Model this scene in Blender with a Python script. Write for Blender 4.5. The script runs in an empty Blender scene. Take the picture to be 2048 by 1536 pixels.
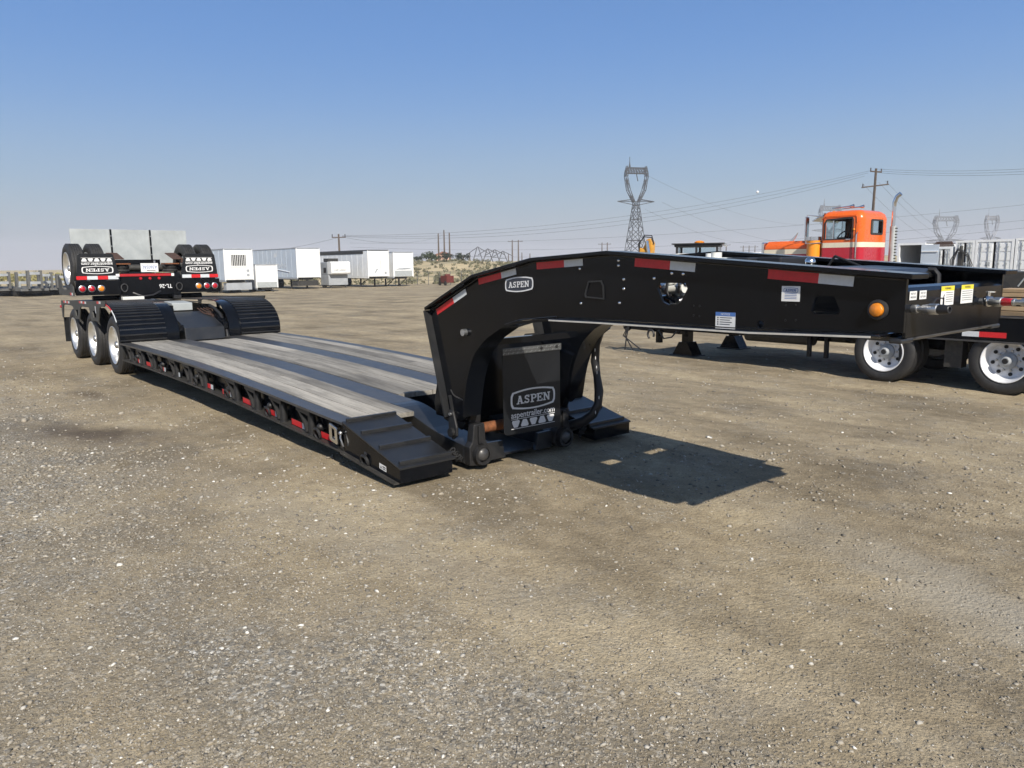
import bpy, math, random
import numpy as np
from mathutils import Vector, Matrix
from mathutils.geometry import tessellate_polygon
HAZE = 0.00045
random.seed(7); rng = np.random.default_rng(7)
scn = bpy.context.scene
col = scn.collection
PI = math.pi
# ------------------------------------------------------------------ camera, sky, sun, exposure
CAM = np.array([4.7838, -2.894, 1.6754]); FPX = 1521.3
PIT, ROL, YAW = 0.1564, -0.0117, 2.4446
_f = np.array([math.cos(YAW)*math.cos(PIT), math.sin(YAW)*math.cos(PIT), -math.sin(PIT)])
_r0 = np.array([math.sin(YAW), -math.cos(YAW), 0.0]); _u0 = np.cross(_r0, _f)
_r = _r0*math.cos(ROL)+_u0*math.sin(ROL); _u = -_r0*math.sin(ROL)+_u0*math.cos(ROL)
FH = np.array([math.cos(YAW), math.sin(YAW), 0.0])
cd = bpy.data.cameras.new('camera'); cd.sensor_width = 36; cd.lens = 36*FPX/2048
cd.clip_start = 0.05; cd.clip_end = 6000
cam = bpy.data.objects.new('camera', cd); col.objects.link(cam)
M = Matrix(((_r[0], _u[0], -_f[0], CAM[0]), (_r[1], _u[1], -_f[1], CAM[1]), (_r[2], _u[2], -_f[2], CAM[2]), (0, 0, 0, 1)))
cam.matrix_world = M; scn.camera = cam
SUN_EL = math.radians(36.9); SUN_AZ = math.radians(-22.5)      # direction towards the sun, CCW from +X
sd = Vector((math.cos(SUN_AZ)*math.cos(SUN_EL), math.sin(SUN_AZ)*math.cos(SUN_EL), math.sin(SUN_EL)))
sl = bpy.data.lights.new('sun', 'SUN'); sl.energy = 4.5; sl.angle = math.radians(0.53); sl.color = (1.0, 0.93, 0.82)
so = bpy.data.objects.new('sun', sl); col.objects.link(so); so.rotation_euler = sd.to_track_quat('Z', 'Y').to_euler()
so.location = (20, -10, 30)
w = bpy.data.worlds.new('World'); scn.world = w; w.use_nodes = True
wn = w.node_tree.nodes; wl = w.node_tree.links
bg = wn['Background']; bg.inputs['Strength'].default_value = 0.09
sky = wn.new('ShaderNodeTexSky'); sky.sky_type = 'NISHITA'; sky.sun_disc = False
sky.sun_elevation = SUN_EL; sky.sun_rotation = PI/2-SUN_AZ
sky.altitude = 300; sky.air_density = 1.15; sky.dust_density = 0.7; sky.ozone_density = 3.5
# dry-country haze: the sky pales to a mauve grey towards the horizon, the same all round
tc = wn.new('ShaderNodeTexCoord'); sx = wn.new('ShaderNodeSeparateXYZ'); wl.new(tc.outputs['Generated'], sx.inputs[0])
def wramp(stops):
    q = wn.new('ShaderNodeValToRGB'); wl.new(sx.outputs['Z'], q.inputs[0]); el = q.color_ramp.elements; q.color_ramp.interpolation = 'B_SPLINE' if len(stops) > 2 else 'EASE'
    el[0].position, el[0].color = stops[0][0], tuple(stops[0][1])+(1,); el[1].position, el[1].color = stops[-1][0], tuple(stops[-1][1])+(1,)
    for p_, c_ in stops[1:-1]: e_ = el.new(p_); e_.color = tuple(c_)+(1,)
    return q.outputs[0]
hc = wramp([(z_, tuple(v_/6.5 for v_ in c_)) for z_, c_ in ((0.0, (5.2, 5.0, 5.4)), (0.05, (3.75, 4.45, 5.05)), (0.10, (3.12, 4.30, 5.50)), (0.19, (1.80, 3.36, 6.15)), (0.31, (0.90, 2.28, 5.45)), (0.5, (0.72, 1.80, 4.55)))])
hs_ = wn.new('ShaderNodeVectorMath'); hs_.operation = 'SCALE'; hs_.inputs['Scale'].default_value = 6.5; wl.new(hc, hs_.inputs[0])
ht = wn.new('ShaderNodeVectorMath'); ht.operation = 'MULTIPLY'; ht.inputs[1].default_value = (1.0, 1.0, 1.0); wl.new(sky.outputs[0], ht.inputs[0])
hf = wramp([(0.22, (1, 1, 1)), (0.55, (0, 0, 0))])
mx = wn.new('ShaderNodeMix'); mx.data_type = 'RGBA'
wl.new(hf, mx.inputs[0]); wl.new(ht.outputs[0], mx.inputs[6]); wl.new(hs_.outputs[0], mx.inputs[7]); wl.new(mx.outputs[2], bg.inputs['Color'])
scn.cycles.adaptive_threshold = 0.02; scn.cycles.max_bounces = 6; scn.cycles.diffuse_bounces = 2; scn.cycles.glossy_bounces = 4; scn.cycles.transmission_bounces = 4; scn.cycles.caustics_reflective = False; scn.cycles.caustics_refractive = False
vs = scn.view_settings; vs.view_transform = 'Standard'; vs.look = 'None'; vs.gamma = 1; vs.exposure = 0.38; vs.use_curve_mapping = False

# ------------------------------------------------------------------ measuring helpers (photogrammetry from the survey of the yard)
def ray(px, py): return _f + _r*(px-1024)/FPX - _u*(py-768)/FPX
def onY(px, py, Y): d = ray(px, py); return CAM+d*((Y-CAM[1])/d[1])
def onX(px, py, X): d = ray(px, py); return CAM+d*((X-CAM[0])/d[0])
def at(px, py, dist): d = ray(px, py); return CAM+d*(dist/(d@FH))
def sstep(a, b, x): t = np.clip((x-a)/(b-a), 0, 1); return t*t*(3-2*t)
def gz(x, y):
    return -0.20*sstep(3, 8.5, y)*(1-sstep(14, 24, y)) - 0.70*sstep(24, 62, -x)

# ------------------------------------------------------------------ materials
MATS = {}
def nodes_of(m):
    m.use_nodes = True; n = m.node_tree.nodes; return n, m.node_tree.links, n['Principled BSDF']
def mat(name, c, rough=0.5, metal=0.0, var=0.12, vscale=6.0, bump=0.0, bscale=60.0, dust=None, coat=0.0, spec=0.5, dustamt=0.5, rvar=0.12):
    m = bpy.data.materials.new(name); n, l, b = nodes_of(m); MATS[name] = m
    b.inputs['Metallic'].default_value = metal; b.inputs['Coat Weight'].default_value = coat; b.inputs['Coat Roughness'].default_value = 0.12
    b.inputs['Specular IOR Level'].default_value = spec
    t = n.new('ShaderNodeTexCoord'); nz = n.new('ShaderNodeTexNoise'); nz.inputs['Scale'].default_value = vscale; nz.inputs['Detail'].default_value = 6
    nz.inputs['Roughness'].default_value = 0.65; l.new(t.outputs['Object'], nz.inputs['Vector'])
    r = n.new('ShaderNodeValToRGB'); l.new(nz.outputs['Fac'], r.inputs[0])
    r.color_ramp.elements[0].position = 0.3; r.color_ramp.elements[1].position = 0.7
    r.color_ramp.elements[0].color = tuple(max(0, v*(1-var)) for v in c)+(1,); r.color_ramp.elements[1].color = tuple(min(1, v*(1+var)) for v in c)+(1,)
    out = r.outputs[0]
    if dust:
        n2 = n.new('ShaderNodeTexNoise'); n2.inputs['Scale'].default_value = vscale*2.3; n2.inputs['Detail'].default_value = 8; n2.inputs['Roughness'].default_value = 0.75
        l.new(t.outputs['Object'], n2.inputs['Vector'])
        mr = n.new('ShaderNodeMapRange'); mr.inputs[1].default_value = 0.45; mr.inputs[2].default_value = 0.8; mr.inputs[3].default_value = 0; mr.inputs[4].default_value = dustamt
        l.new(n2.outputs['Fac'], mr.inputs[0])
        m2 = n.new('ShaderNodeMix'); m2.data_type = 'RGBA'; l.new(mr.outputs[0], m2.inputs[0]); l.new(out, m2.inputs[6]); m2.inputs[7].default_value = tuple(dust)+(1,)
        out = m2.outputs[2]
    l.new(out, b.inputs['Base Color'])
    rm = n.new('ShaderNodeMapRange'); rm.inputs[3].default_value = max(0.02, rough-rvar); rm.inputs[4].default_value = min(1, rough+rvar)
    l.new(nz.outputs['Fac'], rm.inputs[0]); l.new(rm.outputs[0], b.inputs['Roughness'])
    if bump:
        n3 = n.new('ShaderNodeTexNoise'); n3.inputs['Scale'].default_value = bscale; n3.inputs['Detail'].default_value = 4; l.new(t.outputs['Object'], n3.inputs['Vector'])
        bp = n.new('ShaderNodeBump'); bp.inputs['Strength'].default_value = bump; bp.inputs['Distance'].default_value = 0.01
        l.new(n3.outputs['Fac'], bp.inputs['Height']); l.new(bp.outputs[0], b.inputs['Normal'])
    return m
mat('black_paint', (0.0035, 0.0045, 0.0068), 0.15, 0, 0.15, 3, 0.10, 2.6, (0.022, 0.021, 0.019), 0.0, dustamt=0.16, rvar=0.06, spec=0.26)
mat('gloss_black', (0.006, 0.006, 0.007), 0.10, 0, 0.1, 3, 0.0, 8, None, 1.0, rvar=0.03)
mat('black_deck_steel', (0.017, 0.018, 0.020), 0.34, 0, 0.3, 4, 0.05, 30, (0.05, 0.045, 0.037), 0.1, dustamt=0.35)
mat('worn_steel', (0.050, 0.050, 0.052), 0.42, 0.1, 0.35, 5, 0.06, 40, (0.13, 0.115, 0.095), 0.1, dustamt=0.55)
mat('dusty_black', (0.030, 0.029, 0.027), 0.55, 0, 0.25, 6, 0.05, 40, (0.10, 0.09, 0.07), dustamt=0.6)
mat('cast_iron', (0.016, 0.016, 0.017), 0.5, 0.1, 0.3, 20, 0.1, 80, (0.05, 0.045, 0.04), dustamt=0.3)
mat('rubber', (0.022, 0.022, 0.023), 0.62, 0, 0.2, 8, 0.08, 90, (0.075, 0.068, 0.056), dustamt=0.4)
mat('rubber_flap', (0.006, 0.007, 0.009), 0.45, 0, 0.2, 4, 0.04, 60, (0.03, 0.028, 0.025), dustamt=0.2)
mat('rust', (0.20, 0.075, 0.03), 0.75, 0.2, 0.5, 25, 0.2, 90)
mat('dark_rust', (0.075, 0.04, 0.028), 0.75, 0.1, 0.5, 20, 0.2, 90)
mat('polished_alloy', (0.80, 0.80, 0.78), 0.34, 0.85, 0.08, 5, 0.02, 60)
mat('chrome', (0.75, 0.75, 0.75), 0.14, 1.0, 0.1, 10)
mat('zinc', (0.52, 0.53, 0.54), 0.34, 0.9, 0.2, 30, 0.05, 90)
mat('glint_edge', (0.62, 0.60, 0.55), 0.4, 0.3, 0.15, 12)  # pale colour for the painted sun glint on the neck flange
mat('galvanised', (0.44, 0.47, 0.47), 0.5, 0.25, 0.12, 5, 0.03, 20, (0.45, 0.44, 0.40), dustamt=0.3)
mat('tread_plate', (0.14, 0.145, 0.145), 0.45, 0.6, 0.25, 30)
mat('white_paint', (0.83, 0.84, 0.83), 0.35, 0, 0.06, 1.5, 0.02, 4, (0.55, 0.51, 0.44), dustamt=0.5)
mat('white_panel', (0.76, 0.78, 0.79), 0.4, 0, 0.06, 0.8, 0.03, 3, (0.45, 0.42, 0.36), dustamt=0.3)
mat('grey_panel', (0.34, 0.36, 0.38), 0.45, 0, 0.15, 1.0, 0.02, 4)
mat('faded_blue', (0.50, 0.57, 0.65), 0.5, 0, 0.08, 0.8, 0.02, 4, (0.58, 0.60, 0.62), dustamt=0.5)
mat('pale_print', (0.70, 0.73, 0.76), 0.5, 0, 0.08, 2)
mat('wheel_white', (0.72, 0.73, 0.75), 0.38, 0, 0.06, 6, 0, 60, (0.4, 0.36, 0.3), dustamt=0.2)
mat('tape_red', (0.60, 0.02, 0.025), 0.35, 0, 0.12, 30)
mat('tape_white', (0.62, 0.65, 0.67), 0.35, 0, 0.08, 30)
mat('print_silver', (0.72, 0.73, 0.74), 0.5, 0.0, 0.08, 20)
mat('print_white', (0.78, 0.78, 0.77), 0.5, 0, 0.06, 20)
mat('sticker_white', (0.78, 0.78, 0.76), 0.4, 0, 0.04, 20)
mat('sticker_yellow', (0.80, 0.66, 0.04), 0.4, 0, 0.05, 20)
mat('sticker_blue', (0.07, 0.17, 0.45), 0.4, 0, 0.05, 20)
mat('ink', (0.04, 0.045, 0.06), 0.5, 0, 0.1, 20)
mat('ink_blue', (0.05, 0.13, 0.36), 0.5, 0, 0.1, 20)
mat('lens_red', (0.45, 0.01, 0.02), 0.16, 0, 0.2, 40, 0.3, 300, coat=0.6)
mat('lens_amber', (0.75, 0.24, 0.015), 0.16, 0, 0.2, 40, 0.3, 300, coat=0.6)
mat('red_bar', (0.42, 0.02, 0.025), 0.35, 0, 0.08, 8)
mat('truck_orange', (0.80, 0.135, 0.012), 0.28, 0, 0.05, 2, coat=0.5)
mat('truck_red', (0.46, 0.012, 0.03), 0.28, 0, 0.05, 2, coat=0.5)
mat('truck_cream', (0.80, 0.72, 0.55), 0.3, 0, 0.04, 2, coat=0.4)
mat('truck_amber', (0.85, 0.30, 0.02), 0.3, 0, 0.05, 2, coat=0.4)
mat('interior_dark', (0.012, 0.012, 0.013), 0.8)
mat('yellow_paint', (0.62, 0.30, 0.035), 0.45, 0, 0.2, 6, 0, 60, (0.25, 0.16, 0.06), dustamt=0.4)
mat('pole_wood', (0.10, 0.075, 0.055), 0.85, 0, 0.3, 3)
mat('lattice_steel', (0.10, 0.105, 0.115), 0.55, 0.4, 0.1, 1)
mat('haze_lattice', (0.24, 0.25, 0.28), 0.6, 0.3, 0.1, 1)  # lighter steel for distant pylons, fading by haze put into the colour
mat('wire', (0.10, 0.10, 0.11), 0.5, 0.3, 0.1, 1)
mat('glass_insulator', (0.8, 0.82, 0.85), 0.2, 0, 0.05, 5)
mat('container_white', (0.84, 0.86, 0.87), 0.42, 0, 0.06, 0.7, 0.02, 4, (0.42, 0.40, 0.36), dustamt=0.3)
mat('shrub', (0.16, 0.155, 0.095), 0.85, 0, 0.5, 0.7)
mat('foliage', (0.045, 0.062, 0.028), 0.7, 0, 0.5, 1.2)
mat('foliage_dark', (0.035, 0.045, 0.03), 0.7, 0, 0.5, 1.2)
mat('bark', (0.09, 0.07, 0.05), 0.9)
mat('house_pink', (0.55, 0.36, 0.28), 0.8)
mat('roof_tile', (0.28, 0.11, 0.07), 0.8)
mat('crop', (0.30, 0.27, 0.11), 0.9, 0, 0.4, 0.05)
mat('red_iron', (0.12, 0.022, 0.016), 0.6, 0, 0.4, 3)
mat('concrete', (0.44, 0.42, 0.38), 0.85, 0, 0.12, 3, 0.1, 30)
mat('mask_grey', (0.055, 0.055, 0.05), 0.6, 0, 0.4, 2)
mat('machine_grey', (0.12, 0.12, 0.115), 0.6, 0, 0.3, 2)
mat('plastic_black', (0.018, 0.018, 0.02), 0.45, 0, 0.1, 10)
mat('tank_plastic', (0.70, 0.70, 0.66), 0.5, 0, 0.08, 6)
m = bpy.data.materials.new('glass'); n, l, b = nodes_of(m); MATS['glass'] = m
b.inputs['Base Color'].default_value = (0.78, 0.86, 0.88, 1); b.inputs['Roughness'].default_value = 0.03; b.inputs['Transmission Weight'].default_value = 1; b.inputs['IOR'].default_value = 1.05

def wood_mat(name, dark, light, axis, gscale):
    m = bpy.data.materials.new(name); n, l, b = nodes_of(m); MATS[name] = m
    t = n.new('ShaderNodeTexCoord'); mp = n.new('ShaderNodeMapping'); l.new(t.outputs['Object'], mp.inputs[0])
    oi = n.new('ShaderNodeObjectInfo'); ad = n.new('ShaderNodeVectorMath'); ad.operation = 'ADD'; l.new(mp.outputs[0], ad.inputs[0])
    cb = n.new('ShaderNodeCombineXYZ'); sc = n.new('ShaderNodeMath'); sc.operation = 'MULTIPLY'; sc.inputs[1].default_value = 57; l.new(oi.outputs['Random'], sc.inputs[0])
    for i in range(3): l.new(sc.outputs[0], cb.inputs[i])
    l.new(cb.outputs[0], ad.inputs[1])
    s = [gscale]*3; s[axis] = gscale*0.035; mp.inputs['Scale'].default_value = s
    g = n.new('ShaderNodeTexNoise'); g.inputs['Scale'].default_value = 1; g.inputs['Detail'].default_value = 9; g.inputs['Roughness'].default_value = 0.7; l.new(ad.outputs[0], g.inputs['Vector'])
    r = n.new('ShaderNodeValToRGB'); l.new(g.outputs['Fac'], r.inputs[0]); r.color_ramp.elements[0].position = 0.28; r.color_ramp.elements[1].position = 0.72
    r.color_ramp.elements[0].color = tuple(dark)+(1,); r.color_ramp.elements[1].color = tuple(light)+(1,)
    # stains and scuffs
    st = n.new('ShaderNodeTexNoise'); st.inputs['Scale'].default_value = 1.7; st.inputs['Detail'].default_value = 7; st.inputs['Roughness'].default_value = 0.7; mps = n.new('ShaderNodeMapping'); sv = [2.6]*3; sv[axis] = 0.32; mps.inputs['Scale'].default_value = sv; l.new(t.outputs['Object'], mps.inputs[0]); ad2 = n.new('ShaderNodeVectorMath'); ad2.operation = 'ADD'; l.new(mps.outputs[0], ad2.inputs[0]); l.new(cb.outputs[0], ad2.inputs[1]); l.new(ad2.outputs[0], st.inputs['Vector'])
    m1 = n.new('ShaderNodeMapRange'); m1.inputs[1].default_value = 0.36; m1.inputs[2].default_value = 0.62; m1.inputs[3].default_value = 0.5; m1.inputs[4].default_value = 1.15; l.new(st.outputs['Fac'], m1.inputs[0])
    pb = n.new('ShaderNodeMapRange'); pb.inputs[3].default_value = 0.68; pb.inputs[4].default_value = 1.14; l.new(oi.outputs['Random'], pb.inputs[0])
    mu = n.new('ShaderNodeMath'); mu.operation = 'MULTIPLY'; l.new(m1.outputs[0], mu.inputs[0]); l.new(pb.outputs[0], mu.inputs[1])
    vm = n.new('ShaderNodeVectorMath'); vm.operation = 'SCALE'; l.new(r.outputs[0], vm.inputs[0]); l.new(mu.outputs[0], vm.inputs['Scale'])
    l.new(vm.outputs[0], b.inputs['Base Color']); b.inputs['Roughness'].default_value = 0.78
    bp = n.new('ShaderNodeBump'); bp.inputs['Strength'].default_value = 0.35; bp.inputs['Distance'].default_value = 0.004; l.new(g.outputs['Fac'], bp.inputs['Height']); l.new(bp.outputs[0], b.inputs['Normal'])
wood_mat('deck_wood', (0.23, 0.212, 0.18), (0.48, 0.447, 0.387), 0, 42)
wood_mat('lumber', (0.42, 0.27, 0.14), (0.62, 0.46, 0.28), 0, 30)

# ------------------------------------------------------------------ mesh helpers
ORG = {}
class MB:
    def __init__(s): s.v = []; s.f = []
    def add(s, v, f):
        o = len(s.v); s.v += [tuple(map(float, p)) for p in v]; s.f += [tuple(i+o for i in q) for q in f]; return s
    def box(s, x0, x1, y0, y1, z0, z1):
        if x0 > x1: x0, x1 = x1, x0
        if y0 > y1: y0, y1 = y1, y0
        if z0 > z1: z0, z1 = z1, z0
        return s.add([(x0, y0, z0), (x1, y0, z0), (x1, y1, z0), (x0, y1, z0), (x0, y0, z1), (x1, y0, z1), (x1, y1, z1), (x0, y1, z1)],
                     [(0, 3, 2, 1), (4, 5, 6, 7), (0, 1, 5, 4), (1, 2, 6, 5), (2, 3, 7, 6), (3, 0, 4, 7)])
    def prism(s, poly, a, b, ax='y', holes=()):
        """polygon in the two other axes extruded from a to b along ax"""
        loops = [list(poly)]+[list(h) for h in holes]
        def p3(q, t): return {'y': (q[0], t, q[1]), 'x': (t, q[0], q[1]), 'z': (q[0], q[1], t)}[ax]
        pts = [q for lp in loops for q in lp]; n = len(pts)
        if holes:
            tris = tessellate_polygon([[Vector((q[0], q[1], 0)) for q in lp] for lp in loops])
        else:
            tris = tessellate_polygon([[Vector((q[0], q[1], 0)) for q in loops[0]]])
        v = [p3(q, a) for q in pts]+[p3(q, b) for q in pts]; f = []
        for t in tris:
            f.append(tuple(t)); f.append(tuple(i+n for i in reversed(t)))
        o = 0
        for lp in loops:
            k = len(lp)
            for i in range(k):
                j = (i+1) % k; f.append((o+i, o+j, o+j+n, o+i+n))
            o += k
        return s.add(v, f)
    def ribbon(s, path, y0, y1, t):
        """thick strip following an x-z path, offset to the left of its direction by t"""
        P = [Vector((q[0], q[1])) for q in path]; N = []
        for i in range(len(P)):
            a = P[max(i-1, 0)]; b = P[min(i+1, len(P)-1)]; d = (b-a).normalized(); N.append(Vector((-d.y, d.x)))
        Q = [p+n*t for p, n in zip(P, N)]; k = len(P)
        v = [(p.x, y0, p.y) for p in P]+[(p.x, y1, p.y) for p in P]+[(p.x, y0, p.y) for p in Q]+[(p.x, y1, p.y) for p in Q]; f = []
        for i in range(k-1):
            f += [(i, i+1, i+1+k, i+k), (i+2*k, i+3*k, i+1+3*k, i+1+2*k), (i, i+2*k, i+1+2*k, i+1), (i+k, i+1+k, i+1+3*k, i+3*k)]
        f += [(0, k, 3*k, 2*k), (k-1, 3*k-1, 4*k-1, 2*k-1)]
        return s.add(v, f)
    def tube(s, path, r, n=8, cap=True):
        P = [Vector(p) for p in path]; k = len(P); v = []; f = []
        up = None
        for i in range(k):
            d = (P[min(i+1, k-1)]-P[max(i-1, 0)]).normalized()
            if up is None: up = Vector((0, 0, 1)) if abs(d.z) < 0.9 else Vector((1, 0, 0))
            a = d.cross(up).normalized(); b = a.cross(d).normalized(); up = b
            rr = r[i] if isinstance(r, (list, tuple)) else r
            for j in range(n):
                t = 2*PI*j/n; v.append(P[i]+(a*math.cos(t)+b*math.sin(t))*rr)
        for i in range(k-1):
            for j in range(n):
                jj = (j+1) % n; f.append((i*n+j, i*n+jj, (i+1)*n+jj, (i+1)*n+j))
        if cap: f.append(tuple(range(n))[::-1]); f.append(tuple(range((k-1)*n, k*n)))
        return s.add(v, f)
    def lathe(s, prof, o, ax, n=32):
        """profile of (radius, along) turned about an axis from o along unit vector ax"""
        o = Vector(o); ax = Vector(ax).normalized(); t = Vector((0, 0, 1)) if abs(ax.z) < 0.9 else Vector((1, 0, 0))
        a = ax.cross(t).normalized(); b = ax.cross(a).normalized(); k = len(prof); v = []; f = []
        for r, h in prof:
            for j in range(n):
                q = 2*PI*j/n; v.append(o+ax*h+(a*math.cos(q)+b*math.sin(q))*max(r, 1e-5))
        for i in range(k-1):
            for j in range(n):
                jj = (j+1) % n; f.append((i*n+j, i*n+jj, (i+1)*n+jj, (i+1)*n+j))
        return s.add(v, f)
    def cyl(s, p0, p1, r, n=16): 
        p0 = Vector(p0); p1 = Vector(p1); L = (p1-p0).length
        return s.lathe([(0, 0), (r, 0), (r, L), (0, L)], p0, p1-p0, n)
    def ball(s, c, r, n=10, sq=(1, 1, 1)):
        v = []; f = []; m_ = max(4, n//2+1)
        for i in range(m_+1):
            th = PI*i/m_
            for j in range(n):
                ph = 2*PI*j/n; v.append((c[0]+r*sq[0]*math.sin(th)*math.cos(ph), c[1]+r*sq[1]*math.sin(th)*math.sin(ph), c[2]+r*sq[2]*math.cos(th)))
        for i in range(m_):
            for j in range(n):
                jj = (j+1) % n; f.append((i*n+j, (i+1)*n+j, (i+1)*n+jj, i*n+jj))
        return s.add(v, f)
    def flat(s, pts, fr, off=0.0):
        """2-D polygon on a decal frame (origin, right, up, normal)"""
        O, U, V, N = fr
        tris = tessellate_polygon([[Vector((q[0], q[1], 0)) for q in pts]])
        return s.add([O+U*q[0]+V*q[1]+N*off for q in pts], [tuple(t) for t in tris])
    def ring(s, outer, inner, fr, off=0.0):
        O, U, V, N = fr; k = len(outer)
        return s.add([O+U*q[0]+V*q[1]+N*off for q in list(outer)+list(inner)], [(i, (i+1) % k, (i+1) % k+k, i+k) for i in range(k)])
    def build(s, name, m, parent=None, smooth=False, bev=0, loc=None):
        v = np.array(s.v); c = (v.min(0)+v.max(0))/2 if loc is None else np.array(loc, float)
        me = bpy.data.meshes.new(name); me.from_pydata([tuple(q) for q in (v-c)], [], s.f); me.update()
        me.materials.append(MATS[m] if isinstance(m, str) else m)
        import bmesh
        bm = bmesh.new(); bm.from_mesh(me); bmesh.ops.remove_doubles(bm, verts=bm.verts, dist=1e-5); bmesh.ops.recalc_face_normals(bm, faces=bm.faces); bm.to_mesh(me); bm.free()
        if smooth:
            me.polygons.foreach_set('use_smooth', [True]*len(me.polygons))
            try: me.set_sharp_from_angle(angle=math.radians(38))
            except Exception: pass
        o = bpy.data.objects.new(name, me); col.objects.link(o); put(o, parent, c)
        if bev:
            md = o.modifiers.new('bevel', 'BEVEL'); md.width = bev; md.segments = 2; md.limit_method = 'ANGLE'; md.angle_limit = math.radians(40)
        return o
def put(o, parent, c):
    c = np.array(c, float)
    if parent is not None:
        o.parent = parent; o.location = Vector(c-ORG[parent.name])
    else: o.location = Vector(c)
    ORG[o.name] = c
def inst(src, parent, d, recurse=True, parent_of=None):
    """copy of a part (and its sub-parts) shifted by d in the thing's coordinates"""
    o = src.copy(); col.objects.link(o); put(o, parent, ORG[src.name]+np.array(d, float))
    if recurse:
        for ch in [c for c in src.children]:
            q = ch.copy(); col.objects.link(q); put(q, o, ORG[ch.name]+np.array(d, float))
    return o
def tag(o, label, cat, group=None, kind=None):
    if label: o['label'] = label
    if cat: o['category'] = cat
    if group: o['group'] = group
    if kind: o['kind'] = kind
    return o
def thing(name, label, cat, loc=(0, 0, 0), rotz=0.0, group=None, world=False):
    o = bpy.data.objects.new(name, None); col.objects.link(o); o.empty_display_size = 0.3
    o.location = loc; o.rotation_euler = (0, 0, rotz); ORG[o.name] = np.array(loc, float) if world else np.zeros(3)
    return tag(o, label, cat, group)
def lettering(name, txt, fr, size, m, parent, align='CENTER', width=None, off=0.001, bold=0.0):
    cu = bpy.data.curves.new('tmp', 'FONT'); cu.body = txt; cu.size = 1; cu.align_x = align; cu.align_y = 'CENTER'; cu.resolution_u = 3; cu.offset = bold
    t = bpy.data.objects.new('tmp', cu); me = bpy.data.meshes.new_from_object(t); bpy.data.objects.remove(t)
    k = size; v = np.array([q.co[:] for q in me.vertices])
    sx_ = k
    if width: sx_ = width/max(1e-6, (v[:, 0].max()-v[:, 0].min()))
    O, U, V, N = fr; mb = MB()
    mb.add([O+U*(q[0]*sx_)+V*(q[1]*k)+N*off for q in v], [tuple(p.vertices) for p in me.polygons]); bpy.data.meshes.remove(me)
    return mb.build(name, m, parent)
def frame(o, u, v):
    O, U, V = Vector(o), Vector(u).normalized(), Vector(v).normalized(); return (O, U, V, U.cross(V))
# slab-serif capitals for the maker's emblem, strokes on a unit-high grid
def slab_word(mb, fr, h, wd, off):
    def q(pts, k): mb.flat(pts, fr, off+k*0.00012)
    S = wd/4.55; x = -wd/2; k = 0
    def bar(x0, y0, x1, y1, X, t=0.2):
        nonlocal k
        dx, dy = (x1-x0)*S, (y1-y0)*h; L = math.hypot(dx, dy); nx, ny = -dy/L*t*h/2, dx/L*t*h/2
        q([(X+x0*S-nx, (y0-.5)*h-ny), (X+x1*S-nx, (y1-.5)*h-ny), (X+x1*S+nx, (y1-.5)*h+ny), (X+x0*S+nx, (y0-.5)*h+ny)], k); k += 1
    def rect(x0, x1, y0, y1, X):
        nonlocal k
        q([(X+x0*S, (y0-.5)*h), (X+x1*S, (y0-.5)*h), (X+x1*S, (y1-.5)*h), (X+x0*S, (y1-.5)*h)], k); k += 1
    X = x                                                   # A
    bar(.2, .05, .42, .95, X, .2); bar(.48, .95, .72, .05, X, .26); rect(.28, .66, .28, .42, X); rect(0, .36, 0, .14, X); rect(.54, .98, 0, .14, X); rect(.28, .56, .87, 1, X)
    X = x+0.97*S                                            # S
    pts = [(.66, .74), (.58, .86), (.42, .91), (.24, .87), (.15, .74), (.22, .6), (.42, .52), (.6, .42), (.68, .27), (.6, .13), (.42, .08), (.24, .13), (.14, .27)]
    for a, b in zip(pts, pts[1:]): bar(a[0], a[1], b[0], b[1], X, .19)
    rect(.06, .17, 0, .3, X); rect(.62, .73, .7, 1, X)
    X = x+1.86*S                                            # P
    rect(.1, .32, .1, .9, X); rect(0, .5, .86, 1, X); rect(0, .46, 0, .14, X); rect(.3, .56, .42, .56, X); bar(.5, .93, .7, .85, X, .15); bar(.7, .9, .7, .52, X, .24); bar(.72, .56, .5, .48, X, .15)
    X = x+2.7*S                                             # E
    rect(.1, .32, .1, .9, X); rect(0, .8, .86, 1, X); rect(0, .8, 0, .14, X); rect(.3, .56, .44, .57, X); rect(.68, .8, .7, .9, X); rect(.68, .8, .1, .32, X); rect(.5, .6, .34, .66, X)
    X = x+3.58*S                                            # N
    rect(.1, .28, .1, .9, X); rect(0, .34, .86, 1, X); rect(0, .38, 0, .14, X); rect(.7, .88, 0, .9, X); rect(.6, .98, .86, 1, X); bar(.2, .95, .78, .05, X, .24)
def emblem_outline(w_, h_, bulge):
    pts = []
    c = 0.10*h_
    for i in range(9): t = -1+2*i/8; pts.append((t*(w_/2-c), -h_/2-bulge*(1-t*t)))
    for i in range(1, 8): t = -1+2*i/8; pts.append((w_/2-c*0.0+bulge*0.25*(1-t*t), t*(h_/2-c)))
    for i in range(9): t = 1-2*i/8; pts.append((t*(w_/2-c), h_/2+bulge*(1-t*t)))
    for i in range(1, 8): t = 1-2*i/8; pts.append((-w_/2-bulge*0.25*(1-t*t), t*(h_/2-c)))
    return pts
def emblem(parent, fr, w_, h_, m, plate=None, off=0.001):
    if plate: 
        mb = MB(); mb.flat(emblem_outline(w_, h_, h_*0.16), fr, off); e_ = mb.build('emblem_plate', plate, parent); off += 0.001
    mb = MB(); mb.ring(emblem_outline(w_, h_, h_*0.16), emblem_outline(w_*0.92, h_*0.80, h_*0.16), fr, off); mb.build('emblem_border', m, parent)
    mb = MB(); slab_word(mb, fr, h_*0.52, w_*0.76, off+0.0005); mb.build('emblem_lettering', m, parent)
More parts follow.
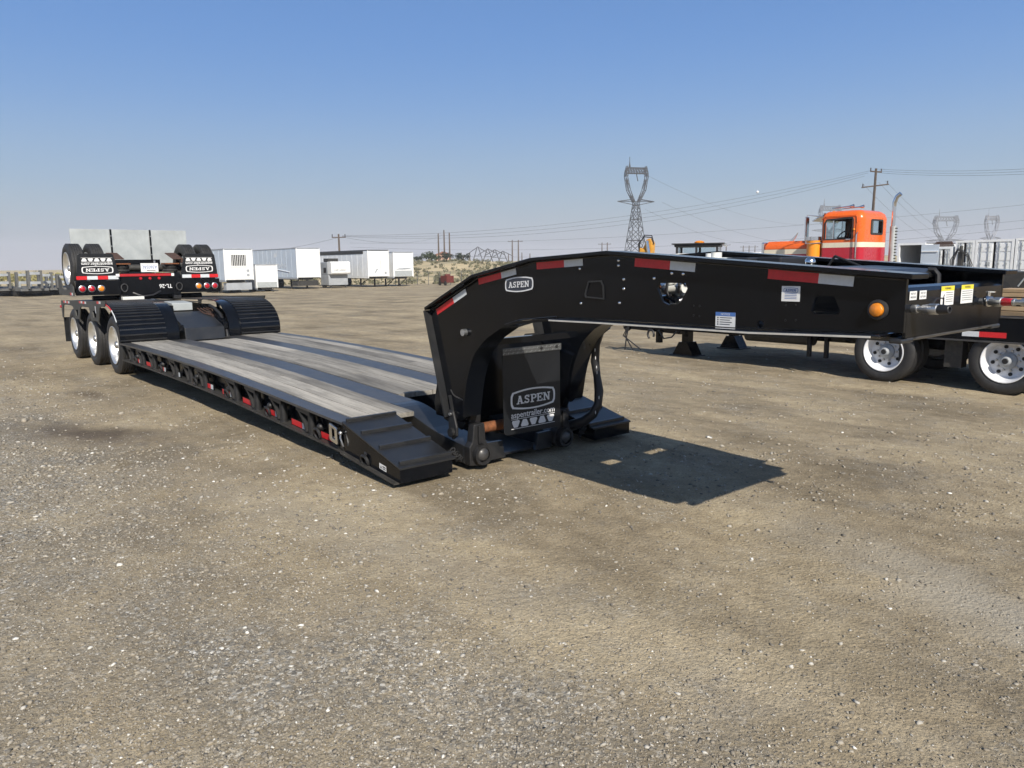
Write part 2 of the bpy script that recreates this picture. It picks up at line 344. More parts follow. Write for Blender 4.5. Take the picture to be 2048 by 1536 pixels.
def flap_print(parent, fr, w_, m, eh, ad, z1, z0):
    """emblem, web address and the row of five trapezoids, on a flap frame whose origin is the emblem centre"""
    emblem(parent, fr, w_, eh, m)
    O, U, V, N = fr; th = .0045
    lettering('web_address', 'aspentrailer.com', (O+V*ad, U, V, N), w_*0.145, m, parent, width=w_, off=0.0015, bold=0.014)
    mb = MB()
    for z in (z1, z0): mb.flat([(-w_/2, z), (w_/2, z), (w_/2, z+th), (-w_/2, z+th)], fr, 0.0012)
    mb.build('print_line', m, parent); h = z1-z0
    for i in range(5):
        c = -w_/2+w_*(i+.5)/5; a, b = (0.088*w_, 0.055*w_) if i % 2 else (0.055*w_, 0.088*w_); h0, h1 = z0+.15*h, z1-.10*h; e_ = 0.16*h
        MB().flat([(c-a, h0+e_), (c-a+e_*.6, h0), (c+a-e_*.6, h0), (c+a, h0+e_), (c+b, h1-e_), (c+b-e_*.6, h1), (c-b+e_*.6, h1), (c-b, h1-e_)], fr, 0.0012).build('trapezoid_print', m, parent)
def tape(parent, fr, w_, h_, split, m1='tape_red', m2='tape_white', off=0.0015):
    a = MB().flat([(0, 0), (split, 0), (split, h_), (0, h_)], fr, off); o = a.build('reflective_tape', m1, parent)
    b = MB().flat([(split, 0), (w_, 0), (w_, h_), (split, h_)], fr, off); b.build('reflective_tape', m2, parent)
    return o
_wheelcache = {}
def wheel(parent, x, yo, z, side=-1, R=0.465, W=0.265, rim='polished_alloy', detail=True, holes=False):
    """tyre (> rim, hub): outer face at y = yo, facing side*y"""
    key = (side, R, W, rim, detail, holes)
    if key in _wheelcache:
        s = _wheelcache[key]; o = inst(s, parent, np.array((x, yo, z))-s_org[key]); return o
    ax = Vector((0, -side, 0)); O = Vector((x, yo, z)); rr = R*0.645
    pr = [(rr, 0.035), (rr+.012, 0.02), (R*0.80, 0.004), (R*0.90, 0.008), (R*0.965, 0.024)]
    lo, hi = 0.036, W-0.036; ng = 4
    pr.append((R, lo))
    for i in range(ng):
        c = lo+(hi-lo)*(i+1)/(ng+1); g = 0.0065
        pr += [(R, c-g), (R-.014, c-g*.7), (R-.014, c+g*.7), (R, c+g)]
    pr += [(R, hi), (R*.965, W-.024), (R*.90, W-.008), (R*.80, W-.004), (rr, W-.03)]
    t = MB().lathe(pr, O, ax, 48).build('tyre', 'rubber', parent, smooth=True, loc=O)
    dish = [(rr+.006, 0.02), (rr+.006, 0.008), (rr-.004, 0.006), (rr-.016, 0.016), (rr-.03, 0.05), (rr-.045, 0.12), (rr-.06, 0.165), (rr*.62, 0.172), (rr*.55, 0.165), (rr*.42, 0.165), (0.02, 0.165)]
    MB().lathe(dish, O, ax, 40).build('rim', rim, t, smooth=True, loc=O)
    hb = MB().lathe([(0.0, 0.03), (0.05, 0.03), (0.062, 0.045), (0.066, 0.10), (0.09, 0.11), (0.115, 0.125), (0.115, 0.17)], O, ax, 20)
    hb.build('hub', 'zinc' if not holes else 'grey_panel', t, smooth=True, loc=O)
    if holes: MB().lathe([(0, .022), (.034, .022), (.040, .0295), (.040, .031)], O, ax, 14).build('oil_cap', 'plastic_black', t, smooth=True, loc=O)
    if detail or holes:
        nt = MB()
        for i in range(10):
            q = 2*PI*i/10; c = O+Vector((math.cos(q)*.143, 0, math.sin(q)*.143)); nt.cyl(c+ax*.13, c+ax*.172, 0.016, 6)
        tag(nt.build('wheel_nuts', 'zinc' if holes else 'chrome', t), None, None, kind='stuff')
    if holes:
        for i in range(8):
            q = 2*PI*i/8+.2; c = O+Vector((math.cos(q)*.195, 0, math.sin(q)*.195)); MB().cyl(c+ax*.155, c+ax*.169, 0.026, 12).build('hand_hole', 'interior_dark', t)
    _wheelcache[key] = t; s_org[key] = np.array((x, yo, z)); return t
s_org = {}
# ------------------------------------------------------------------ ground
def ground_material():
    m = bpy.data.materials.new('yard_dirt'); n, l, b = nodes_of(m); MATS['yard_dirt'] = m
    t = n.new('ShaderNodeTexCoord'); P = t.outputs['Object']
    def noise(sc, det=6, ro=0.6, vec=None, dist=0):
        q = n.new('ShaderNodeTexNoise'); q.inputs['Scale'].default_value = sc; q.inputs['Detail'].default_value = det; q.inputs['Roughness'].default_value = ro; q.inputs['Distortion'].default_value = dist
        l.new(vec or P, q.inputs['Vector']); return q.outputs['Fac']
    def ramp(x, stops):
        r = n.new('ShaderNodeValToRGB'); l.new(x, r.inputs[0]); el = r.color_ramp.elements
        el[0].position, el[0].color = stops[0][0], tuple(stops[0][1])+(1,); el[1].position, el[1].color = stops[-1][0], tuple(stops[-1][1])+(1,)
        for p_, c_ in stops[1:-1]: e_ = el.new(p_); e_.color = tuple(c_)+(1,)
        return r.outputs[0]
    def mrange(x, a, b_, c_, d_):
        q = n.new('ShaderNodeMapRange'); l.new(x, q.inputs[0])
        for i, v_ in enumerate((a, b_, c_, d_)): q.inputs[i+1].default_value = v_
        return q.outputs[0]
    def mix(f_, a, b_, mode='MIX'):
        q = n.new('ShaderNodeMix'); q.data_type = 'RGBA'; q.blend_type = mode
        for s_, v_ in ((0, f_), (6, a), (7, b_)):
            if hasattr(v_, 'is_linked') or hasattr(v_, 'node'): l.new(v_, q.inputs[s_])
            else: q.inputs[s_].default_value = v_ if s_ == 0 else tuple(v_)+(1,)
        return q.outputs[2]
    def math_(op, a, b_=None):
        q = n.new('ShaderNodeMath'); q.operation = op; q.use_clamp = op in ('MULTIPLY', 'ADD') and False
        for i, v_ in enumerate((a, b_)):
            if v_ is None: continue
            if hasattr(v_, 'node'): l.new(v_, q.inputs[i])
            else: q.inputs[i].default_value = v_
        return q.outputs[0]
    warp = math_('MULTIPLY', math_('SUBTRACT', noise(2.3, 5, 0.7), 0.5), 1.6)
    def blob(cx, cy, rx, ry, ang, soft=0.6, rough=True):
        mp = n.new('ShaderNodeMapping'); mp.vector_type = 'TEXTURE'; mp.inputs['Location'].default_value = (cx, cy, 0); mp.inputs['Rotation'].default_value = (0, 0, ang); mp.inputs['Scale'].default_value = (rx, ry, 1e3)
        l.new(P, mp.inputs[0]); ln = n.new('ShaderNodeVectorMath'); ln.operation = 'LENGTH'; l.new(mp.outputs[0], ln.inputs[0])
        d_ = math_('ADD', ln.outputs['Value'], warp) if rough else ln.outputs['Value']
        return mrange(d_, 1.0, 1.0-soft, 0.0, 1.0)
    fine = noise(95, 3, 0.75); mid = noise(7, 6, 0.74); big = noise(0.55, 5, 0.65)
    dirt = ramp(mid, [(0.25, (0.225, 0.184, 0.124)), (0.5, (0.308, 0.256, 0.174)), (0.78, (0.412, 0.352, 0.252))])
    patch = ramp(big, [(0.36, (0.70, 0.69, 0.68)), (0.5, (1.0, 0.99, 0.975)), (0.64, (1.20, 1.195, 1.17))])
    mpa = n.new('ShaderNodeMapping'); mpa.inputs['Rotation'].default_value = (0, 0, math.radians(12)); mpa.inputs['Scale'].default_value = (0.22, 1.0, 1.0); l.new(P, mpa.inputs[0])
    lanes = ramp(noise(0.95, 4, 0.6, vec=mpa.outputs[0]), [(0.36, (0.77, 0.765, 0.76)), (0.5, (1.0, 0.995, 0.985)), (0.64, (1.20, 1.195, 1.17))])
    dirt = mix(1.0, mix(1.0, dirt, patch, 'MULTIPLY'), lanes, 'MULTIPLY')
    sp = ramp(fine, [(0.32, (0.62, 0.62, 0.63)), (0.5, (1.02, 1.02, 1.02)), (0.70, (1.42, 1.40, 1.36))]); dirt = mix(0.85, dirt, sp, 'MULTIPLY')
    # loose gravel: a bed of grey stones, mostly in the open strip beside the trailer
    vo = n.new('ShaderNodeTexVoronoi'); vo.inputs['Scale'].default_value = 62; vo.inputs['Randomness'].default_value = 1.0; l.new(P, vo.inputs['Vector'])
    hs = n.new('ShaderNodeSeparateColor'); l.new(vo.outputs['Color'], hs.inputs[0])
    stone = ramp(hs.outputs[0], [(0.0, (0.11, 0.106, 0.097)), (0.35, (0.20, 0.19, 0.167)), (0.7, (0.285, 0.265, 0.225)), (0.88, (0.40, 0.38, 0.335)), (1.0, (0.74, 0.72, 0.66))])
    edge = mrange(vo.outputs['Distance'], 0.25, 0.75, 1.0, 0.42); stone = mix(1.0, stone, edge, 'MULTIPLY') if False else stone
    g1 = blob(-3.2, -3.0, 7.2, 2.1, 0.0, 0.7); g2 = blob(2.2, -1.55, 1.9, 0.75, 0.5, 0.8); g3 = blob(6.2, 2.6, 1.2, 3.4, 0.3, 0.8)
    gm = math_('MAXIMUM', g1, math_('MAXIMUM', g2, math_('MULTIPLY', g3, 0.7)))
    gm = math_('ADD', math_('MULTIPLY', gm, 0.85), mrange(noise(1.4, 5, 0.72), 0.50, 0.75, 0.0, 0.65))
    gm = math_('MULTIPLY', gm, mrange(noise(26, 2, 0.6), 0.36, 0.60, 0.25, 1.0)); gm = math_('MINIMUM', gm, 0.92)
    c_ = mix(gm, dirt, stone)
    # spilt oil and dark damp marks
    st = math_('MAXIMUM', blob(-3.85, -1.25, 1.25, 0.50, 0.5, 0.8), math_('MAXIMUM', math_('MULTIPLY', blob(-6.6, -0.75, 0.9, 0.22, 0.1, 0.9), 0.8), math_('MULTIPLY', blob(4.6, 3.3, 0.8, 0.25, 0.7, 0.9), 0.5)))
    c_ = mix(math_('MULTIPLY', st, 0.82), c_, (0.075, 0.056, 0.042))
    tm_c = math_('MAXIMUM', blob(3.6, 1.2, 3.6, 0.5, math.radians(-16), 0.9), blob(0.5, -0.75, 4.5, 0.35, math.radians(8), 0.9))
    # bleached strip where traffic runs
    c_ = mix(math_('MULTIPLY', blob(4.1, 0.95, 1.9, 0.5, math.radians(-16), 0.9), 0.6), c_, (0.43, 0.40, 0.335))
    c_ = mix(math_('MULTIPLY', tm_c, 0.35), c_, (0.34, 0.30, 0.235))
    l.new(c_, b.inputs['Base Color']); b.inputs['Roughness'].default_value = 0.93; b.inputs['Specular IOR Level'].default_value = 0.2
    # relief
    # tyre tread marks pressed across the open corner
    wv = n.new('ShaderNodeTexWave'); wv.inputs['Scale'].default_value = 6.0; wv.inputs['Distortion'].default_value = 2.2; wv.inputs['Detail'].default_value = 2
    mp = n.new('ShaderNodeMapping'); mp.inputs['Rotation'].default_value = (0, 0, math.radians(-74)); l.new(P, mp.inputs[0]); l.new(mp.outputs[0], wv.inputs['Vector'])
    tm = blob(3.6, 0.95, 3.4, 0.20, math.radians(-16), 0.8, False); tm = math_('MAXIMUM', tm, blob(3.5, 1.50, 3.4, 0.18, math.radians(-16), 0.8, False)); tm = math_('MULTIPLY', tm, mrange(mid, 0.42, 0.60, 0.0, 1.0))
    trk = math_('MULTIPLY', math_('SUBTRACT', wv.outputs['Fac'], 0.9), math_('MULTIPLY', tm, 0.32))
    h = math_('ADD', math_('MULTIPLY', fine, 0.45), math_('ADD', math_('MULTIPLY', mid, 0.7), math_('MULTIPLY', noise(34, 2, 0.55), 0.75))); h = math_('ADD', h, trk)
    h = math_('SUBTRACT', h, math_('MULTIPLY', vo.outputs['Distance'], 0.22))
    bp = n.new('ShaderNodeBump'); bp.inputs['Strength'].default_value = 1.0; bp.inputs['Distance'].default_value = 0.0135; l.new(h, bp.inputs['Height']); l.new(bp.outputs[0], b.inputs['Normal'])
ground_material()
def und(x, y):
    return (0.006*np.sin(1.9*x+0.7*y)+0.005*np.sin(2.7*y-1.3*x+1)+0.004*np.sin(5.1*x+3.7*y+2)+0.003*np.sin(7.3*x-8.1*y))*(1-sstep(10, 30, np.hypot(x, y)))
def axis_coords(lo, hi, st, far):
    a = list(np.arange(lo, hi+1e-6, st)); d = st
    while a[-1] < far: d *= 1.22; a.append(a[-1]+d)
    d = st
    while a[0] > -far: d *= 1.22; a.insert(0, a[0]-d)
    return np.array(a)
gx = axis_coords(-13, 8, 0.12, 1500); gy = axis_coords(-5, 11, 0.12, 1500)
XX, YY = np.meshgrid(gx, gy, indexing='ij'); ZZ = gz(XX, YY)+und(XX, YY)
ny = len(gy); V = np.stack([XX, YY, ZZ], -1).reshape(-1, 3)
ii, jj = np.meshgrid(np.arange(len(gx)-1), np.arange(ny-1), indexing='ij'); a_ = (ii*ny+jj).ravel()
F = np.stack([a_, a_+ny, a_+ny+1, a_+1], 1)
me = bpy.data.meshes.new('ground'); me.from_pydata(V.tolist(), [], F.tolist()); me.materials.append(MATS['yard_dirt'])
me.polygons.foreach_set('use_smooth', [True]*len(me.polygons))
g = bpy.data.objects.new('ground', me); col.objects.link(g); tag(g, None, None, kind='structure')

# loose stones lying on the dirt, too many to count
def stones():
    m = bpy.data.materials.new('stone'); n, l, b = nodes_of(m); MATS['stone'] = m
    ge = n.new('ShaderNodeNewGeometry'); r = n.new('ShaderNodeValToRGB'); l.new(ge.outputs['Random Per Island'], r.inputs[0])
    el = r.color_ramp.elements; el[0].color = (0.15, 0.137, 0.115, 1); el[1].position = 1; el[1].color = (0.78, 0.76, 0.70, 1)
    for p_, c_ in ((0.35, (0.24, 0.207, 0.158)), (0.68, (0.315, 0.277, 0.216)), (0.92, (0.37, 0.345, 0.295)), (0.98, (0.50, 0.475, 0.42))): e_ = el.new(p_); e_.color = c_+(1,)
    nz = n.new('ShaderNodeTexNoise'); nz.inputs['Scale'].default_value = 60; mm = n.new('ShaderNodeMix'); mm.data_type = 'RGBA'; mm.blend_type = 'OVERLAY'; mm.inputs[0].default_value = 0.35
    l.new(r.outputs[0], mm.inputs[6]); l.new(nz.outputs['Fac'], mm.inputs[7]); l.new(mm.outputs[2], b.inputs['Base Color']); b.inputs['Roughness'].default_value = 0.85
    t = (1+5**.5)/2
    iv = np.array([(-1, t, 0), (1, t, 0), (-1, -t, 0), (1, -t, 0), (0, -1, t), (0, 1, t), (0, -1, -t), (0, 1, -t), (t, 0, -1), (t, 0, 1), (-t, 0, -1), (-t, 0, 1)], float); iv /= np.linalg.norm(iv[0])
    fa = np.array([(0, 11, 5), (0, 5, 1), (0, 1, 7), (0, 7, 10), (0, 10, 11), (1, 5, 9), (5, 11, 4), (11, 10, 2), (10, 7, 6), (7, 1, 8), (3, 9, 4), (3, 4, 2), (3, 2, 6), (3, 6, 8), (3, 8, 9), (4, 9, 5), (2, 4, 11), (6, 2, 10), (8, 6, 7), (9, 8, 1)])
    N = 130000
    d = 1.9*np.exp(rng.random(N*2)*math.log(17/1.9)); th = (rng.random(N*2)-0.5)*1.36
    rt = np.array([math.sin(YAW), -math.cos(YAW)])
    x = CAM[0]+d*FH[0]+d*np.tan(th)*rt[0]; y = CAM[1]+d*FH[1]+d*np.tan(th)*rt[1]
    # gravel is thick in the open strip, thin on the packed dirt
    ga = np.exp(-(((x+3.2)/7)**4+((y+3.0)/2.0)**4)*0.8)+np.exp(-(((x-2.2)/1.7)**2+((y+1.55)/0.8)**2))*.7+np.exp(-(((x-6)/1.3)**2+((y-2.6)/3)**2))*.6
    cl = 0.5+0.5*np.sin(1.7*x+2.1*np.sin(1.3*y))*np.sin(2.3*y+1.5*np.sin(1.9*x))+0.3*np.sin(5.1*x+2*np.sin(3*y))*np.sin(4.7*y); keep = rng.random(N*2) < np.clip(0.075+0.07*(d < 6)+0.75*ga+0.22*np.maximum(cl-.25, 0)**2, 0, 1)
    ca, sa = math.cos(.5), math.sin(.5); ex_, ey_ = (x+3.85)*ca+(y+1.25)*sa, -(x+3.85)*sa+(y+1.25)*ca
    keep &= ~((x < 0) & (x > -12.5) & (y > 0.2) & (y < 2.5)) & ~(((ex_/1.3)**2+(ey_/.5)**2 < 1) & (rng.random(N*2) < .85))
    x, y, d = x[keep][:N], y[keep][:N], d[keep][:N]; k = len(x)
    s = 0.0021+0.0020*rng.exponential(1.0, k); s = np.minimum(s, 0.012); big = rng.random(k) < 0.0022; s[big] *= 2.1; s = np.minimum(s, 0.021); s *= np.clip(d/4.0, 0.85, 1.7)
    ov = np.array([(1, 0, 0), (-1, 0, 0), (0, 1, 0), (0, -1, 0), (0, 0, 1), (0, 0, -1)], float); of = np.array([(0, 2, 4), (2, 1, 4), (1, 3, 4), (3, 0, 4), (2, 0, 5), (1, 2, 5), (3, 1, 5), (0, 3, 5)])
    V = []; F = []; base = 0
    for sel, iv_, fa_ in ((s < 0.0085, ov, of), (s >= 0.0085, iv, fa)):
        xs, ys, ss = x[sel], y[sel], s[sel]; q = len(xs); nv = len(iv_)
        vv = iv_[None]*(1+0.25*rng.standard_normal((q, nv, 1)))*ss[:, None, None]
        vv += 0.25*ss[:, None, None]*rng.standard_normal((q, nv, 3))*(1 if nv == 6 else 0.4)
        vv *= np.stack([1+0.5*rng.random(q), 0.7+0.4*rng.random(q), 0.5+0.3*rng.random(q)], 1)[:, None, :]
        an = rng.random(q)*2*PI; c_, s_ = np.cos(an)[:, None], np.sin(an)[:, None]
        X = vv[:, :, 0]*c_-vv[:, :, 1]*s_+xs[:, None]; Y = vv[:, :, 0]*s_+vv[:, :, 1]*c_+ys[:, None]; Z = vv[:, :, 2]+(gz(xs, ys)+und(xs, ys)+ss*0.22)[:, None]
        V.append(np.stack([X, Y, Z], -1).reshape(-1, 3)); F.append((fa_[None]+(np.arange(q)*nv)[:, None, None]).reshape(-1, 3)+base); base += q*nv
    V = np.concatenate(V); F = np.concatenate(F)
    me = bpy.data.meshes.new('loose_stones'); me.vertices.add(len(V)); me.vertices.foreach_set('co', V.ravel())
    me.loops.add(F.size); me.loops.foreach_set('vertex_index', F.ravel()); me.polygons.add(len(F)); me.polygons.foreach_set('loop_start', np.arange(len(F))*3); me.update(calc_edges=True)
    me.materials.append(m); o = bpy.data.objects.new('loose_stones', me); col.objects.link(o); tag(o, 'pale and grey loose stones scattered over the dirt yard', 'gravel', kind='stuff')
stones()

# ------------------------------------------------------------------ the black lowboy trailer
CY = 1.295                                                   # its centre line
LB = thing('lowboy_trailer', 'long black lowboy trailer with grey plank deck and gooseneck, filling the yard', 'trailer', (-4.5, CY, 0), world=True)
def B(name, mb, m, parent=None, **k): return mb.build(name, m, parent or LB, **k)
_zx = [-8.6, -8, -7, -6, -5, -4.2, -3.4, -2.6, -1.8, -0.88]; _zz = [.529, .531, .535, .531, .521, .507, .487, .457, .424, .387]
def dz(x): return float(np.interp(x, _zx, _zz))
def strip(y0, y1, x0, x1, top, bot, step=0.3):
    """bar following the arched deck; top and bot are offsets from the deck line"""
    n = max(2, int((x1-x0)/step)+1); xs = np.linspace(x0, x1, n); v = []; f = []
    for x in xs:
        z = dz(x); zt = z+(top(x) if callable(top) else top); zb = z+(bot(x) if callable(bot) else bot)
        v += [(x, y0, zb), (x, y1, zb), (x, y1, zt), (x, y0, zt)]
    for i in range(n-1):
        a = i*4
        for q in range(4): f.append((a+q, a+(q+1) % 4, a+4+(q+1) % 4, a+4+q))
    f += [(0, 1, 2, 3), (n*4-4, n*4-1, n*4-2, n*4-3)]
    return MB().add(v, f)
def mir(y): return 2*CY-y
for s in (0, 1):
    Q = (lambda y: y) if s == 0 else mir
    def yy(a, b): return tuple(sorted((Q(a), Q(b))))
    B('deck_edge', strip(*yy(0, 0.145), -8.12, -0.885, 0.0, -0.022), 'worn_steel')
    B('side_web', strip(*yy(0.125, 0.145), -8.12, -0.885, -0.0225, -0.245), 'black_paint')
    B('bottom_flange', strip(*yy(-0.005, 0.145), -8.05, -0.885, -0.2455, -0.262), 'dusty_black')
    # outer three planks of this side, each cut once
    for i in range(3):
        a = 0.150+i*0.1865; cut = (-4.9, -3.2, -5.6)[i]
        B('plank', strip(*yy(a, a+0.1790), cut+0.004, -0.875, 0.004+0.002*random.random(), -0.035), 'deck_wood')
        B('plank', strip(*yy(a, a+0.1790), -8.10, cut-0.004, 0.004+0.002*random.random(), -0.035), 'deck_wood')
    # main beam running out to the hinge nose
    bt = strip(*yy(0.714, 0.986), -8.10, -1.30, 0.0, -0.02); B('beam_top_plate', bt, 'worn_steel')
    B('main_beam', strip(*yy(0.745, 0.955), -8.10, -1.30, -0.0205, -0.30), 'black_paint')
    nose = [(-1.30, dz(-1.3)), (-1.2, .402), (-1.12, .392), (-1.04, .376), (-.96, .356), (-.88, .334), (-.80, .312), (-.65, .274), (-.50, .245), (-.34, .222), (-.16, .20), (-.16, .05), (-.6, .06), (-1.30, .12)]
    B('beam_nose', MB().prism(nose, *yy(.72, .98)), 'black_deck_steel', bev=0.006)
    # hinge bracket with its pin on the nose end
    hk = [(.72, .045), (.715, .20), (.745, .24), (.765, .385), (.875, .385), (.885, .24), (.925, .16), (.93, .09), (.88, .045), (.82, .03)]
    hb = B('hinge_bracket', MB().prism([(Q(a), z) for a, z in hk], -.155, -.075, 'x'), 'cast_iron', bev=0.008)
    B('hinge_rib', MB().box(-.0745, -.055, *yy(.80, .84), .22, .37), 'cast_iron', hb, bev=0.004)
    B('hinge_ring', MB().lathe([(.085, 0), (.085, .05), (.06, .05), (.06, 0), (.085, 0)], (-.0745, Q(.825), .13), (1, 0, 0), 24), 'cast_iron', hb, smooth=True)
    B('hinge_pin', MB().ball((-.055, Q(.825), .135), .062, 16, (0.8, 1, 1)), 'worn_steel', hb, smooth=True)
    B('hinge_plate', MB().prism([(Q(.93), .045), (Q(.93), .20), (Q(1.09), .195), (Q(1.11), .09), (Q(1.13), .045)], -.15, -.11, 'x'), 'black_deck_steel', hb, bev=0.003)
    # fold of chain beside the ramp
    ch = MB()
    for i in range(16):
        c = Vector((-.09+.03*random.random(), Q(.525+.005*i+.02*random.random()), .19-.006*i+.03*random.random())); dv = Vector((random.uniform(-1, 1), random.uniform(-1, 1), random.uniform(-1, 1))).normalized()
        e1 = dv.orthogonal().normalized(); e2 = dv.cross(e1)
        ch.tube([c+e1*.024*math.cos(q)+e2*.016*math.sin(q) for q in np.linspace(0, 2*PI, 9)], .0055, 5, False)
    B('safety_chain', ch, 'interior_dark')
    # loading ramp with its four grip bars
    y0, y1 = yy(0.0, 0.515)
    rp = B('loading_ramp', MB().prism([(0, .052), (0, .165), (-.88, .383), (-.88, .137), (-.3, .075)], *yy(.008, .488)), 'black_paint', bev=0.004)
    B('ramp_top', MB().prism([(.006, .158), (.006, .172), (-.884, .397), (-.884, .384), (0, .1655)], y0, y1), 'black_deck_steel', rp)
    for X in (-.055, -.345, -.625, -.872):
        z = .172+(.0-X)*(.225/.89)
        b_ = B('grip_bar', MB().prism([(X-.013, z-.012), (X+.013, z-.016), (X+.013, z+.024), (X-.013, z+.028)], y0+(.035 if s == 0 else .0), y1-(.0 if s == 0 else .035)), 'black_deck_steel', rp, bev=0.004)
    B('ramp_foot_flange', MB().prism([(-.03, .042), (-.03, .054), (-.885, .143), (-.885, .126)], *yy(-.03, .10)), 'dusty_black', rp)
# hat-shaped gap: the planks between the beams
for i in range(3):
    a = 0.992+i*0.2025; cut = (-4.3, -2.9, -5.2)[i]
    B('plank', strip(a, a+0.195, cut+0.004, -1.60, 0.003+0.003*random.random(), -0.04), 'deck_wood')
    B('plank', strip(a, a+0.195, -7.52, cut-0.004, 0.003+0.003*random.random(), -0.04), 'deck_wood')
for X in (-7.9, -6.9, -5.9, -4.9, -3.9, -2.9, -1.66):
    B('cross_member', MB().box(X-.05, X+.05, .15, 2*CY-.15, dz(X)-.27, dz(X)-.045), 'black_paint')
B('rear_trough', MB().box(-8.08, -7.53, .99, 1.60, .44, .455), 'concrete')
B('trough_lip', MB().box(-7.575, -7.535, .995, 1.595, .456, .53), 'galvanised')
B('front_cross_plate', MB().box(-1.0, -.94, .99, 1.60, .06, .24), 'black_paint')
B('hinge_shaft', MB().cyl((-.19, .90, .315), (-.19, 1.70, .315), .045, 20), 'rust', smooth=True)
B('front_floor_plate', MB().box(-.95, -.16, .99, 1.60, .05, .068), 'black_deck_steel')

# side furniture: swing-out brackets, tie-down rings, tape
def bracket():
    """swing-out outrigger: top arm, post, curved brace and foot, about x = 0 on the near side"""
    o = MB(); o.prism([(-.22, .0), (.065, .0), (.065, -.05), (-.22, -.028)], .015, .095)
    br = B('outrigger', o, 'cast_iron', bev=0.004)
    B('outrigger_post', MB().cyl((.03, .055, -.215), (.03, .055, -.045), .036, 12), 'cast_iron', br, smooth=True)
    arc = [(-.15+.15*(1-math.cos(t)), -.035-.155*math.sin(t)) for t in np.linspace(0, PI/2, 8)]
    arc = [(-.215, -.025), (-.165, -.055), (-.115, -.10), (-.075, -.15), (-.045, -.215)]
    B('outrigger_brace', MB().ribbon(arc, .02, .08, .026), 'cast_iron', br)
    B('outrigger_foot', MB().cyl((.03, .055, -.245), (.03, .055, -.2155), .046, 14), 'cast_iron', br, smooth=True)
    return br
def ring():
    r = B('tie_down_ring', MB().tube([(.0+.052*math.sin(t), .03+.012*math.cos(t), -.175-.05*math.cos(t)) for t in np.linspace(0, 2*PI, 15)], .0135, 8, False), 'cast_iron', smooth=True)
    B('ring_lug', MB().ball((0, .07, -.115), .036, 10, (1, 1.2, 1)), 'cast_iron', r, smooth=True)
    return r
bk = bracket(); rg = ring()
bx = [-7.66, -7.08, -6.52, -5.52, -4.95, -4.42, -3.42, -2.86, -2.22, -1.60]; rx = [-7.36, -6.1, -4.68, -3.62, -2.50, -1.40, -0.52]
for i, X in enumerate(bx):
    d = (X, 0, dz(X)-.024)
    if i == 0: first_b = d
    else: inst(bk, LB, d)
for i, X in enumerate(rx):
    d = (X, -.01, (dz(X)-.024) if X > -1 else dz(X)-.03)
    if X > -.9: d = (X, -.03, .30)
    if i == 0: first_r = d
    else: inst(rg, LB, d)
bk.location = Vector(np.array(bk.location)+first_b); rg.location = Vector(np.array(rg.location)+first_r)
for X in np.arange(-7.55, -1.2, 0.615):
    tb_ = B('tape_rail', strip(.058, .068, X-.01, X+.33, -.178, -.245), 'black_paint'); fr = frame((X, .0575, dz(X)-.238), (1, 0, (dz(X+.3)-dz(X))/.3), (0, 0, 1)); tape(tb_, fr, .31, .055, .23)
# tie plate, release chain and warning sticker beside the near ramp
pl = [(-1.07, .35), (-1.055, .362), (-.945, .342), (-.93, .33), (-.925, .205), (-.94, .195), (-1.05, .215), (-1.065, .225)]
hl = [(-1.022, .328), (-.972, .318), (-.968, .232), (-1.018, .242)]
B('tie_plate', MB().prism(pl, -.03, -.012, holes=[hl]), 'chrome', bev=0.003)
B('pin_chain', MB().tube([(-.89, -.012, .30), (-.885, -.02, .26), (-.86, -.018, .22), (-.855, -.01, .19)], .007, 6), 'zinc', smooth=True)
B('pin_head', MB().ball((-.892, -.012, .30), .018, 10), 'zinc', smooth=True)
fr = frame((-.30, .006, .115), (1, 0, -.12), (0, 0, 1)); fr = (fr[0], fr[1]*.65, fr[2]*.65, fr[3]); k_ = B('warning_sticker', MB().flat([(0, 0), (.16, 0), (.16, .068), (0, .068)], fr, .0015), 'sticker_white')
B('sticker_print', MB().flat([(.02, .012), (.06, .012), (.04, .055)], fr, .0025).flat([(.075, .014), (.145, .014), (.145, .026), (.075, .026)], fr, .0025).flat([(.075, .036), (.145, .036), (.145, .052), (.075, .052)], fr, .0025), 'ink', k_)

